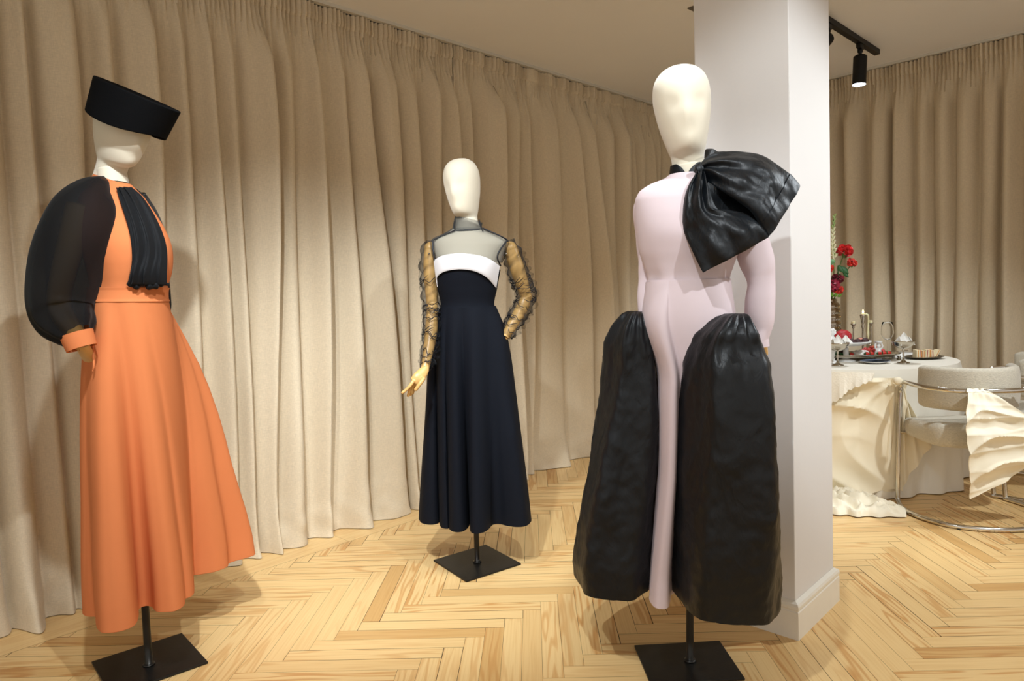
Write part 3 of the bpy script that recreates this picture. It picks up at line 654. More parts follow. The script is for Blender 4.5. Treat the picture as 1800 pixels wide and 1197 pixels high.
def ruf_sleeve(path, radii, label, folds):
    def md(th_, t): return .16 * math.sin(t * folds * 2 * PI + 2.2 * math.sin(th_ + 3 * t)) * abs(math.sin(th_ * .5 + 7 * t)) + .08 * math.sin(5 * th_ + t * 40) + .06 * math.sin(t * 90 + 3 * th_)
    V, Fs = sweep(path, radii, 130, 40, mod=md, cap=False)
    s_ = mk('sleeve', V, Fs, m_tulle, D2, label=label)
    P = crs([list(p) + [r, r] for p, r in zip(path, radii)], 130)
    tubes = []
    for k in range(34):      # gathered creases across the sleeve
        t0 = .30 + .69 * rs.random(); i0 = int(t0 * 129); th0 = rs.random() * 2 * PI; ln = 1.2 + 2.2 * rs.random(); sl = (rs.random() - .4) * 14
        pts = []
        for q in range(12):
            th_ = th0 + ln * q / 11; i = min(max(int(i0 + sl * q / 11 + 2 * math.sin(q)), 1), 128)
            tn = P[i + 1, :3] - P[i - 1, :3]; tn /= np.linalg.norm(tn); f_ = np.array([0, 1., 0]); f_ -= tn * (f_ @ tn); f_ /= np.linalg.norm(f_); sd = np.cross(tn, f_)
            r = P[i, 3] * (1.0 + .12 * rs.random()); pts.append(P[i, :3] + sd * math.sin(th_) * r - f_ * math.cos(th_) * r)
        tubes.append(sweep(pts, [.0008] + [.0016] * 10 + [.0008], 22, 5))
    mk('gathers', *join(*tubes), m_pipe, s_, label='dark gathered creases of the tulle')['kind'] = 'stuff'
    # scalloped ruffle standing off the outer edge
    for side in (1, -1):
        L_, R_ = [], []
        for i in range(18, 126, 2):
            tn = P[i + 1, :3] - P[i - 1, :3]; tn /= np.linalg.norm(tn); f_ = np.array([0, 1., 0]); f_ -= tn * (f_ @ tn); f_ /= np.linalg.norm(f_); sd = np.cross(tn, f_) * side
            b0 = P[i, :3] + sd * P[i, 3] * .95; L_.append(b0); R_.append(b0 + sd * (.006 + (.016 if side == out_side else .007) * abs(math.sin(i * .33 + side)) ) + f_ * .008 * math.sin(i * .9))
        mk('ruffle', *patch(L_, R_, 160, 6), m_tulle, s_)
out_side = 1
ruf_sleeve([PX(760, 426, 3.16), PX(756, 445, 3.15), PX(756, 490, 3.14), PX(760, 540, 3.12), PX(758, 590, 3.07), PX(751, 635, 3.02), PX(749, 645, 3.0)], [.030, .042, .044, .042, .038, .030, .026], 'sheer ruffled black sleeve on the hanging arm', 8)
ruf_sleeve([PX(891, 425, 3.16), PX(900, 445, 3.16), PX(911, 480, 3.17), PX(925, 520, 3.18), PX(914, 548, 3.17), PX(900, 572, 3.14), PX(889, 591, 3.12)], [.034, .042, .046, .044, .042, .038, .028], 'sheer ruffled black sleeve on the bent arm', 8)

# ================ mannequin 3: blush dress with black taffeta
Y3 = 2.24
foot = PZ(1213, 1166); a, b, c = PZ(1115, 1138), PZ(1265, 1130), PZ(1310, 1197)
T3 = stand('mannequin', 'cream mannequin wearing the blush dress with the black bow, nearest the column', foot, [fourth(a, b, c), c, b, a], PX(1212, 760, 2.25))
B3 = Body([(286, 1184, 1238, Y3, .048), (302, 1182, 1240, Y3, .056), (314, 1170, 1254, Y3, .066), (324, 1145, 1284, Y3, .085), (336, 1127, 1308, Y3, .10), (352, 1119, 1318, Y3, .112), (385, 1119, 1312, Y3, .128), (415, 1122, 1304, Y3, .135), (445, 1127, 1294, Y3, .122), (470, 1135, 1284, Y3, .110), (493, 1141, 1277, Y3, .105), (515, 1131, 1282, Y3, .115), (550, 1120, 1290, Y3, .135), (590, 1118, 1300, Y3, .145)])
mk('torso', *B3.mesh(z0=PX(1210, 494, Y3)[2], off=-.01, cap=True), m_cream, T3)
V, Fs = head_mesh(PX(1208, 274, Y3), yaw=math.radians(-6), pitch=math.radians(3), roll=math.radians(-5), k=1.08, wk=1.0)
mk('head', V, Fs, m_cream, T3)
mk('neck_block', *sweep([PX(1211, 314, Y3), PX(1211, 292, Y3), PX(1210.5, 289, Y3)], [(.051, .052), (.053, .053), (.051, .051)], 12, 32), m_cream, T3)
hp = [PX(1334, 598, 2.20), PX(1337, 610, 2.23), PX(1337, 626, 2.27)]
pal = sweep(hp, [(.020, .017), (.022, .016), (.027, .013)], 16, 18)
rem(mk('hand', *join(pal, *[fing([PX(1328 + 5 * i, 622, 2.26 + .012 * i), PX(1328 + 5 * i, 636, 2.28 + .012 * i), PX(1326 + 4 * i, 650 - 3 * abs(i - 1), 2.29 + .01 * i)]) for i in range(4)], fing([PX(1331, 608, 2.22), PX(1324, 616, 2.23), PX(1318, 626, 2.24)])), m_wood, T3, label='wooden hand tucked into the black side panel'), .003)
D3 = thing('dress', 'long blush pink dress with ballooning black taffeta side panels and a black shoulder bow', 'dress', (foot[0], foot[1], .25))
z3 = lambda v, u=1210: PX(u, v, Y3)[2]
mk('bodice', *B3.mesh(z3(494), z3(308), 60, off=.004, seg=64, mod=lambda th_, t: .0025 * math.sin(9 * th_ + 2) * math.exp(-(t / .15) ** 2)), m_pink, D3)
mk('waist_seam', *B3.mesh(z3(495), z3(492.5), 3, off=.0065), m_pink, D3)
# blush skirt: narrow front fall, hips shaped
hem = [PZ(u, v, .25) for u, v in [(1133, 1052), (1136, 1060), (1144, 1068), (1156, 1070), (1168, 1068), (1173, 1058), (1177, 1046), (1184, 1042), (1190, 1044)]]
hem += [(.50, 2.16), (.58, 2.12), (.62, 2.18), (.64, 2.28), (.60, 2.40), (.50, 2.46), (.43, 2.44), (.38, 2.38), (.355, 2.30), (.345, 2.22)]
w_ = B3.at(z3(493))
V, Fs = skirt((w_[1], w_[2]), (w_[3] + .005, w_[4] + .005), z3(493), hem, .25, [(0, 0), (.06, .1), (.12, .22), (.2, .4), (.35, .6), (.6, .8), (1, 1)], g=.9, sig=12)
# hips swell
V2 = []
for (x, y, z) in V:
    t = (z3(493) - z) / (z3(493) - .25); k = 1 + .09 * math.exp(-((t - .13) / .10) ** 2) + .05 * math.exp(-((t - .3) / .15) ** 2)
    cx_, cy_ = w_[1] * (1 - t) + .44 * t, w_[2]
    sm = min(1, max(0, (t - .09) / .22)); sm = sm * sm * (3 - 2 * sm); sm = sm * (1 - .6 * min(1, max(0, (t - .6) / .4)))
    if x < cx_ + .02: q_ = min(1, (cx_ + .02 - x) / .16); x += .05 * sm * q_ * q_ * (3 - 2 * q_)
    V2.append((cx_ + (x - cx_) * k, cy_ + (y - cy_) * (1 + (k - 1) * 1.0) - .035 * math.sin(PI * min(1, t * 1.1)) * (y < cy_), z))
solid(mk('skirt', V2, Fs, m_pink, D3, label='blush front panel of the skirt'), .003, -1)
def balloon(rows, label, seed, lean=0):
    Bp = Body(rows, .78); rn_ = random.Random(seed)
    def md(th_, t):
        top = math.exp(-((1 - t) / .13) ** 2)
        return .005 * math.sin(15 * th_ + 2 * math.sin(3 * th_) + seed) * top + .010 * math.sin(3 * th_ + 4 * t + seed) * math.sin(PI * t) + .006 * math.sin(6 * th_ - 2 * t)
    V, Fs = Bp.mesh(nz=110, seg=120, mod=md)
    out = []
    for v in V:
        q = Vector((v[0] * 9, v[1] * 9, v[2] * 6 + seed)); n1 = noise.noise(q); q2 = Vector((v[0] * 26 + 3, v[1] * 26, v[2] * 17)); n2 = noise.noise(q2)
        a_ = -.010 * abs(n1) - .005 * abs(n2) + .002 * noise.noise(q2 * 2.3)
        r = Bp.at(v[2]); dx, dy = v[0] - r[1], v[1] - r[2]; l_ = math.hypot(dx, dy) + 1e-6
        out.append((v[0] + dx / l_ * a_, v[1] + dy / l_ * a_, v[2]))
    n_ = 120; Fs.append(tuple(range((110 - 1) * n_, 110 * n_)))
    return mk('side_panel', out, Fs, m_taf, D3, label=label)
bl = 2.36
balloon([(547, 1106, 1130, 2.30, .05), (550, 1098, 1131, 2.30, .08), (558, 1089, 1133, 2.31, .11), (572, 1078, 1136, 2.32, .13), (600, 1066, 1144, 2.33, .145), (651, 1063, 1152, 2.34, .15), (721, 1054, 1156, 2.34, .16), (826, 1034, 1154, 2.35, .18), (919, 1016, 1148, bl, .185), (965, 1010, 1144, bl, .185), (990, 1009, 1140, bl, .18), (1018, 1011, 1137, bl, .175)], 'ballooning black taffeta panel on the left', 3)
br = 2.20
balloon([(551, 1272, 1306, 2.14, .07), (555, 1260, 1311, 2.13, .09), (566, 1246, 1318, 2.12, .11), (584, 1226, 1328, 2.12, .13), (608, 1209, 1338, 2.14, .15), (640, 1202, 1348, 2.13, .17), (690, 1201, 1355, 2.12, .18), (780, 1199, 1358, 2.12, .19), (870, 1196, 1358, 2.13, .20), (960, 1190, 1358, 2.15, .21), (1020, 1186, 1358, 2.17, .21), (1046, 1186, 1357, 2.18, .21)], 'ballooning black taffeta panel on the right', 11)
# sleeves
def s3m(th_, t): return .05 * math.sin(t * 26 + 2 * th_) * math.exp(-((t - .52) / .13) ** 2) + .02 * math.sin(3 * th_ + 8 * t)
pr_ = [PX(1283, 338, 2.24), PX(1300, 375, 2.24), PX(1316, 415, 2.24), PX(1327, 450, 2.24), PX(1335, 480, 2.24), PX(1338, 503, 2.23), PX(1336, 530, 2.22), PX(1335, 565, 2.21), PX(1334, 595, 2.20), PX(1336, 608, 2.20)]
mk('sleeve', *sweep(pr_, [.03, .060, .058, .054, .049, .043, .046, .045, .031, .026], 80, 36, mod=s3m, cap=False), m_pink, D3, label='blush sleeve under the bow')
band(PX(1334, 597, 2.20), PX(1336, 610, 2.20), (.029, .029), (.0275, .0275), .003, D3, mt=m_pink)
pl_ = [PX(1146, 338, 2.26), PX(1139, 365, 2.28), PX(1139, 410, 2.31), PX(1140, 450, 2.33), PX(1140, 490, 2.33), PX(1138, 520, 2.31), PX(1138, 552, 2.28)]
mk('sleeve', *sweep(pl_, [.022, .046, .042, .037, .033, .033, .029], 70, 32, mod=s3m, cap=False), m_pink, D3, label='blush sleeve on the side away from the bow')
# stand collar, split at the front
cc0, cc1 = PX(1211, 316, Y3), PX(1211, 291, Y3)
def colf(i, j):
    t = i / 7; a_ = math.radians(-14) + math.radians(16) + (2 * PI - math.radians(26 + 14 * t)) * j / 59 - math.radians(6 - 7 * t) * 0
    a_ = math.radians(-19 + 1.5 + 17 * t ** 2) + (2 * PI - math.radians(3 + 34 * t ** 2)) * j / 59
    c_ = cc0 * (1 - t) + cc1 * t; r = .062 - .005 * t
    edge = min(j, 59 - j) / 59
    up = -.012 * math.exp(-(edge / .03) ** 2) * t
    return c_ + np.array([r * math.sin(a_), -r * math.cos(a_), up])
solid(mk('collar', *grid(8, 60, colf), m_taf, D3, label='black stand collar split at the front'), .004)
# bow
kn = PX(1230, 297, 2.16)
def bowf(amp, seed, pl=5):
    def f(t, s):
        fan = math.sin(PI * s) ** .6
        return amp * fan * math.sin(PI * min(1, t * .9 + .05)) ** .6 + .012 * math.sin(2 * PI * s * 2.6 + seed + 2 * t) * (1 - t) ** 1.2 * min(1, t * 5) + .018 * noise.noise(Vector((t * 4 + seed, s * 4, 1))) + .004 * noise.noise(Vector((t * 9 + seed, s * 9, 3)))
    return f
bow = [  # left curve, right curve, bulge, seed
 ([PX(1229, 291, 2.15), PX(1247, 273, 2.16), PX(1280, 267, 2.16), PX(1320, 269, 2.15), PX(1352, 280, 2.13), PX(1380, 302, 2.12), PX(1406, 327, 2.12)],
  [PX(1229, 302, 2.15), PX(1245, 318, 2.11), PX(1268, 336, 2.07), PX(1296, 353, 2.04), PX(1318, 370, 2.03), PX(1333, 390, 2.02), PX(1351, 416, 2.02)], .055, 2, 'upper loop of the bow'),
 ([PX(1226, 300, 2.14), PX(1208, 330, 2.13), PX(1200, 365, 2.12), PX(1201, 400, 2.11), PX(1213, 432, 2.08), PX(1224, 455, 2.06), PX(1236, 479, 2.05)],
  [PX(1236, 300, 2.14), PX(1246, 335, 2.11), PX(1254, 366, 2.09), PX(1280, 369, 2.07), PX(1308, 374, 2.05), PX(1328, 390, 2.03), PX(1351, 417, 2.02)], .05, 7, 'lower loop of the bow')]
BW = thing('bow', 'x', 'bow', tuple(kn))
for L_, R_, am, sd_, lb in bow:
    L_ = [np.array(p) for p in L_]; R_ = [np.array(p) for p in R_]; f_ = bowf(am, sd_)
    q = mk('bow_loop', *patch(L_, R_, 70, 70, f_), m_taf, BW, label=lb); solid(q, .002)
    A = crs(L_, 70); B_ = crs(R_, 70)
    hb_ = grid(10, 70, lambda i, j: A[59 + i] * (1 - j / 69) + B_[59 + i] * (j / 69) + np.array([0, -1, 0]) * (f_((59 + i) / 69, j / 69) + .003))
    solid(mk('hem_band', *hb_, m_taf, q), .002)
# back sheet of both loops closing the bow
L_ = [PX(1229, 293, 2.14), PX(1247, 278, 2.17), PX(1300, 274, 2.19), PX(1352, 286, 2.17), PX(1380, 306, 2.15), PX(1402, 328, 2.13)]
R_ = [PX(1227, 303, 2.12), PX(1234, 340, 2.09), PX(1240, 380, 2.075), PX(1275, 408, 2.065), PX(1310, 416, 2.05), PX(1349, 414, 2.04)]
solid(mk('bow_back', *patch(L_, R_, 50, 50, lambda t, s: .006 * math.sin(9 * s + 4 * t)), m_taf, BW), .002)
L_ = [PX(1230, 295, 2.14), PX(1232, 330, 2.11), PX(1245, 366, 2.10), PX(1290, 372, 2.07), PX(1349, 416, 2.03)]
V, Fs = sweep([PX(1227, 292, 2.145), PX(1231, 298, 2.135), PX(1233, 308, 2.14)], [(.012, .01), (.018, .016), (.010, .01)], 20, 24, mod=lambda a_, t: .12 * math.sin(6 * a_))
mk('bow_knot', V, Fs, m_taf, BW)
L_ = [PX(1238, 280, 2.24), PX(1240, 264, 2.28), PX(1246, 262, 2.30)]; R_ = [PX(1262, 286, 2.24), PX(1275, 270, 2.28), PX(1280, 269, 2.31)]
solid(mk('bow_back', *patch(L_, R_, 20, 20, lambda t, s: .01 * math.sin(9 * s)), m_taf, BW, label='end of the bow behind the neck'), .002)
BW['label'] = 'large black taffeta bow on the shoulder of the blush pink dress'

# ---------------------------------------------------------------- dining corner
m_cloth = mat('white_tablecloth', (236, 230, 216), .85, sheen=.1, bump=.2, bscale=700, var=.015)
m_crm = mat('cream_cotton', (240, 228, 200), .85, sheen=.1, bump=.15, bscale=900, var=.015)
m_ivory = mat('ivory_satin', (240, 230, 205), .6, sheen=.1, bump=.1, bscale=900, var=.01)
m_lace = mat('white_lace', (238, 230, 212), .85, bump=.9, bscale=120, var=.05, vscale=90)
m_boucle = mat('grey_boucle', (196, 188, 170), .95, sheen=.3, bump=1.0, bscale=110, stretch=(1, 1, 2.2), var=.3, vscale=110)
m_chrome = mat('chrome', (215, 212, 205), .12, 1, var=.01)
m_silver = mat('old_silver', (190, 182, 168), .22, 1, var=.12, vscale=40)
m_dsilver = mat('dark_silver', (120, 112, 98), .35, 1, var=.15, vscale=40)
m_glass = mat('clear_glass', (255, 255, 255), .02, trans=1, ior=1.2)
m_porc = mat('white_porcelain', (236, 236, 234), .3, var=.01)
m_blue = mat('blue_glaze', (150, 172, 205), .3, var=.1)
m_nap = mat('white_napkin', (242, 240, 234), .85, bump=.2, bscale=600)
m_wax = mat('cream_wax', (236, 226, 180), .5, sss=.2)
m_grape = mat('red_grape', (190, 68, 66), .3, sss=.1, var=.2, vscale=40)
m_grape2 = mat('orange_grape', (224, 110, 70), .3, sss=.1, var=.2, vscale=40)
m_straw = mat('strawberry_red', (196, 44, 34), .35, bump=.6, bscale=350, var=.1)
m_leaf = mat('leaf_green', (44, 92, 48), .5, var=.2, vscale=30)
m_stem = mat('stem_green', (92, 118, 60), .6, var=.2)
m_lgreen = mat('pale_green', (160, 185, 120), .6, var=.1)
m_pome = mat('pomegranate_skin', (176, 42, 48), .45, var=.35, vscale=45)
m_fig = mat('dark_fig', (66, 38, 40), .6, var=.4, vscale=60, bump=.5, bscale=120)
m_figin = mat('pink_flesh', (222, 150, 130), .6, var=.3, vscale=90)
m_bread = mat('white_bread', (240, 224, 186), .85, bump=.4, bscale=300, var=.05)
m_crust = mat('bread_crust', (214, 146, 78), .8, var=.15)
m_ham = mat('sandwich_filling', (172, 84, 84), .6, var=.25, vscale=80)
m_red = mat('red_petals', (206, 24, 26), .5, sheen=.2, var=.15, vscale=30)
m_coral = mat('coral_petals', (226, 60, 44), .5, sheen=.2, var=.15, vscale=40)
m_wine = mat('wine_petals', (128, 18, 44), .5, sheen=.2, var=.25, vscale=40)
m_pinkp = mat('pink_petals', (220, 110, 120), .5, var=.1)
m_tub = mat('tuberose_buds', (226, 226, 188), .6, sss=.1, var=.08)
m_fl = mat('candle_flame', (255, 190, 90), .5, emis=(255, 205, 120), estr=12)
m_blk = mat('black_lamp_metal', (14, 13, 12), .5, .3, var=.1)
m_lens = mat('lit_lens', (255, 255, 255), .3, emis=(225, 236, 255), estr=14)

# ---- table and its cloths
TC = np.array([2.10, 4.65]); TR, TZ = .648, .75
t = thing('round_table', 'round dining table hidden under white and cream cloths', 'table', (TC[0], TC[1], 0))
mk('tabletop', *lathe([(.01, .715), (.63, .715), (.645, .722), (.645, .740), (.63, .747), (.01, .747)], (TC[0], TC[1], 0), 64), mat('table_wood', (150, 110, 70), .5, var=.1), t)
mk('pedestal', *lathe([(.28, 0), (.28, .03), (.06, .06), (.045, .3), (.06, .70), (.15, .715)], (TC[0], TC[1], 0), 40), bpy.data.materials['table_wood'], t)
def cl(i, j):
    th = 2 * PI * j / 220
    if i < 8: r = TR * (i + .02) / 8; z = TZ + .0005; k = 0
    else:
        u = (i - 8) / 44; k = min(1, u * 6); z = TZ - .006 * k - (TZ - .012) * u; r = TR + .012 * math.sin(min(1, u * 10) * PI / 2)
        f = .03 * math.sin(11 * th + .8 * math.sin(3 * th)) + .016 * math.sin(23 * th + 2 + 2 * u) + .01 * noise.noise(Vector((th * 6, u * 3, 0)))
        r += f * u ** .8 + .015 * u
    return (TC[0] + r * math.cos(th), TC[1] + r * math.sin(th), z)
o = mk('tablecloth', *grid(53, 220, cl, True), m_cloth); tag(o, 'long white tablecloth falling to the floor around the round table', 'tablecloth'); solid(o, .003)
def surf(u, v, off=.03, zmax=TZ):
    """point on the hanging cloth hit by the pixel's ray"""
    y = 3.98
    for _ in range(14):
        p = PX(u, v, y); R_ = TR + .02 + off; q = (p[0] - TC[0]) / R_; q = min(max(q, -.98), .98); y = TC[1] - R_ * math.sqrt(1 - q * q)
    return PX(u, v, y)
KN = surf(1571, 668, .045)
# cream drape gathered at a point on the table edge
A_ = [surf(u, v, .02) for u, v in [(1400, 664), (1452, 662), (1490, 664), (1530, 664), (1560, 664), (1580, 664), (1592, 672)]]
B_ = [surf(u, v, .025) for u, v in [(1400, 890), (1452, 886), (1490, 882), (1520, 872), (1545, 862), (1568, 858), (1584, 862)]]
cA_, cB_ = crs(A_, 110), crs(B_, 110)
def drf(i, j):
    a = cA_[j]; b = cB_[j]; t = i / 69; p = a * (1 - t) + b * t
    d = p - KN; dist = math.hypot(d[0], d[2]) + .02; an = math.atan2(-d[2], -d[0] + .0)
    rad = .020 * math.sin(an * 9 + 1.5 * math.sin(dist * 5)) * math.exp(-dist / .5) * min(1, dist / .05) + .012 * math.sin(an * 17 + dist * 6) * math.exp(-dist / .25) * min(1, dist / .05)
    ph_ = (p[2] + 1.9 * (p[0] - 1.80) ** 2) * 17; sw = .030 * (1 - 2 * abs(math.sin(ph_)) ** .9) * math.exp(-((p[2] - .58) / .16) ** 2)
    low = .016 * (1 - 2 * abs(math.sin(p[0] * 13 + p[2] * 9 + 2 * math.sin(p[2] * 6)))) * t + .015 * noise.noise(Vector((p[0] * 6, p[2] * 3, 4)))
    n_ = np.array([p[0] - TC[0], p[1] - TC[1], 0]); n_ /= np.linalg.norm(n_)
    k_ = 1 - .7 * min(1, max(0, (p[0] - 1.88) / .12)); return p + n_ * (.016 + (rad + sw + low) * k_)
o = mk('cream_drape', *grid(70, 110, drf), m_crm); tag(o, 'cream cotton drape swagged and pinned to the front of the table', 'drape'); solid(o, .003)
A_ = [surf(u, v, .02) for u, v in [(1566, 664), (1576, 664), (1584, 676), (1590, 700)]]
B_ = [surf(u, v, .025) for u, v in [(1548, 862), (1578, 860), (1604, 826), (1636, 782)]]
o = mk('cream_drape', *patch(A_, B_, 50, 60, lambda t, s: .008 + .012 * math.sin(2 * PI * t * 3.2 + s) * math.sin(PI * min(1, s + .1)) + .01 * math.sin(22 * t)), m_crm); tag(o, 'cream tail of cloth falling from the knot beside the chair leg', 'drape'); solid(o, .003)
mk('knot', *ball(KN + np.array([0, -.045, 0]), .022, 8, 12, (1.2, .8, 1)), m_crm, o)
# lace runner hanging at the left
A_ = [PZ(1436, 655, TZ + .004), PZ(1460, 651.5, TZ + .004), PZ(1500, 651.5, TZ + .004), PZ(1535, 652, TZ + .004)]
A_ = [surf(u, v, .055) for u, v in [(1430, 652), (1465, 652), (1495, 653), (1532, 654)]]; B_ = [surf(u, v, .075) for u, v in [(1430, 716), (1464, 702), (1490, 682), (1530, 664)]]
lA_, lB_ = crs(A_, 90), crs(B_, 90)
def lcf(i, j):
    a = lA_[j]; b = lB_[j]; t = i / 19; p = a * (1 - t) + b * t + np.array([0, -.034, 0]); p[2] -= .012 * abs(math.sin(j * .35)) * t; p[1] -= .006 * math.sin(j * .2) * t; return p
o = mk('lace_runner', *grid(20, 90, lcf), m_lace); tag(o, 'white lace cloth with a scalloped edge hanging over the table front', 'lace cloth'); solid(o, .002)
# heap of cloth on the floor
def heap(i, j):
    s = i / 69; t = j / 39; a = PZ(1425, 862); b = PZ(1590, 896); p = a * (1 - s) + b * s
    c = PZ(1425, 905); d = PZ(1594, 914); q = c * (1 - s) + d * s
    wv = .55 + .45 * math.sin(PI * (.12 + .8 * s)); m_ = p * (1 - t) + q * t; mid = (p + q) / 2; m_ = mid + (m_ - mid) * wv * (1 + .15 * noise.noise(Vector((s * 9, t, 2))))
    e = math.sin(PI * t) ** .5 * (math.sin(PI * min(1, s * .95 + .03)) ** .4)
    r = abs(noise.noise(Vector((s * 4 + t * 1.5, t * 4.5 - s * 3, 1)))) * 1.5 + abs(noise.noise(Vector((s * 7, t * 9 + s * 6, 5)))) * .6
    h = e * (.075 + .05 * (1 - s) - .075 * r); return (m_[0], m_[1], max(.006, .006 + h))
o = mk('cloth_heap', *grid(70, 40, heap), m_ivory); tag(o, 'crumpled ivory cloth heaped on the floor at the foot of the table', 'cloth'); solid(o, .003)
# ---- cantilever chairs
def make_chair(loc, rot, label):
    c = thing('cantilever_chair', label, 'chair', (0, 0, 0), None)
    flp = [(-.29, .16), (-.335, -.02), (-.30, -.19), (-.20, -.31), (0, -.36), (.20, -.31), (.30, -.19), (.335, -.02), (.29, .16)]
    mk('floor_runner', *sweep([(x, y, .013) for x, y in flp], [.0125] * 9, 90, 16, ref=(0, 0, 1)), m_chrome, c)
    for s in (-1, 1):
        mk('leg', *sweep([(s * .29, .155, .012), (s * .283, .165, .2), (s * .272, .172, .45), (s * .262, .175, .64)], [.0125] * 4, 30, 16), m_chrome, c)
        mk('bracket', *sweep([(s * .278, .168, .40), (s * .23, .165, .40), (s * .19, .16, .41)], [.009, .007, .007], 10, 10, ref=(0, 0, 1)), m_chrome, c)
        mk('foot_pad', *lathe([(.012, 0), (.012, .006)], (s * .2, -.31, 0), 16), m_blk, c)
    rl = [(-.262, .175, .64), (-.261, .172, .672), (-.262, .14, .692), (-.270, .02, .695), (-.264, -.10, .695), (-.205, -.215, .693), (-.11, -.262, .692), (0, -.274, .692)]
    rl += [(-x, y, z) for x, y, z in rl[:-1][::-1]]
    mk('arm_rail', *sweep(rl, [.0125] * len(rl), 120, 16, ref=(.01, 0.02, 1)), m_chrome, c)
    def bk(off):
        def f(i, j):
            a = math.radians(-86 + 172 * j / 59); t = i / 23
            edge = min(1, min(j, 59 - j) / 3.0) ** .5; ez = math.sin(PI * min(max(t, .0), 1)) ** .25
            th_ = .006 + .022 * edge * ez; mid = (t - .5) * (1 - .16 * (1 - edge))
            return ((.226 + off * th_) * math.sin(a), .06 - (.266 + off * th_) * math.cos(a), .6875 + .225 * mid)
        return f
    V1, F1 = grid(24, 60, bk(1)); V2, F2 = grid(24, 60, bk(-1)); n = len(V1)
    F = F1 + [tuple(reversed([k + n for k in q])) for q in F2]
    per = [j for j in range(60)] + [i * 60 + 59 for i in range(1, 24)] + [23 * 60 + j for j in range(58, -1, -1)] + [i * 60 for i in range(22, 0, -1)]
    F += [(per[k], per[k - 1], per[k - 1] + n, per[k] + n) for k in range(len(per))]
    mk('backrest', V1 + V2, F, m_boucle, c)
    def st(i, j):
        a = 2 * PI * j / 64; t = i / 15; ph = -PI / 2 + PI * t; e = .0 + max(0, math.cos(ph)) ** .45; x = .255 * math.copysign(abs(math.cos(a)) ** .5, math.cos(a)); y = .25 * math.copysign(abs(math.sin(a)) ** .5, math.sin(a))
        k = .80 + .20 * e; return (x * k, .03 + y * k, .44 + .055 * math.sin(ph) - (.02 * (y / .25) if t > .5 else 0))
    V, F = grid(16, 64, st, True); F += [tuple(reversed(range(64))), tuple(range(15 * 64, 16 * 64))]
    mk('seat', V, F, m_boucle, c)
    for s in (-1, 1):
        for xx in (.13, .225):
            yy = -.252 if xx < .2 else -.175
            mk('bolt', *ball((s * xx, yy, .694), .017, 8, 12, (1.3, 1, .9)), m_chrome, c)
    c.location = loc; c.rotation_euler = (0, 0, rot); BASE[c.name] = np.array(loc, float); return c
ch = make_chair((2.335, 3.735, 0), math.radians(-4), 'chrome tube chair with grey woven upholstery and a cream cloth over its back')
ch2 = copy_tree(ch); ch2.location = (2.90, 4.10, 0); ch2.rotation_euler = (0, 0, math.radians(58)); ch2['label'] = 'grey upholstered chair half out of frame behind the one in front of the table'
# cloth thrown over the chair back
A_ = [PX(1700, 690, 3.46), PX(1696, 712, 3.44), PX(1693, 745, 3.42), PX(1696, 790, 3.42), PX(1701, 835, 3.42), PX(1708, 879, 3.42)]
B_ = [PX(1738, 688, 3.46), PX(1765, 706, 3.43), PX(1795, 728, 3.40), PX(1830, 760, 3.38), PX(1850, 790, 3.36), PX(1830, 812, 3.38)]
def thf(t, s):
    p = 1 - 2 * abs(math.sin(PI * (t * 3.6 + 1.3 * s * (1 - s) - .35 * s + .12 * math.sin(5 * s)))) ** .8; q = 1 - 2 * abs(math.sin(PI * (t * 6.3 - .9 * s + .2 * math.sin(4 * t)) + 1)) ** .8
    return .035 * math.sin(PI * min(1, t + .05)) + (.022 * p + .008 * q) * math.sin(PI * min(1, .12 + .88 * s)) ** .7 * min(1, t * 4) + .012 * noise.noise(Vector((t * 5, s * 5, 0)))
o = mk('throw', *patch(A_, B_, 110, 80, thf), m_ivory); tag(o, 'ivory cloth slung over the chrome chair back and hanging in swags', 'cloth'); solid(o, .003)
A_ = [PX(1699, 690, 3.455), PX(1700, 684, 3.475), PX(1701, 686, 3.51), PX(1701, 700, 3.53)]; B_ = [PX(1739, 689, 3.45), PX(1739, 684, 3.475), PX(1739, 686, 3.51), PX(1739, 702, 3.53)]
solid(mk('fold_over', *patch(A_, B_, 24, 30, lambda t, s: .0015 * math.sin(s * 20), out=(0, 0, 1)), m_ivory, o), .004)

# ---- things on the table
TT = TZ + .004
def P_(u, v): p = PZ(u, v, TT); return p
def place(nm, label, cat, p, grp=None): return thing(nm, label, cat, tuple(p), grp)
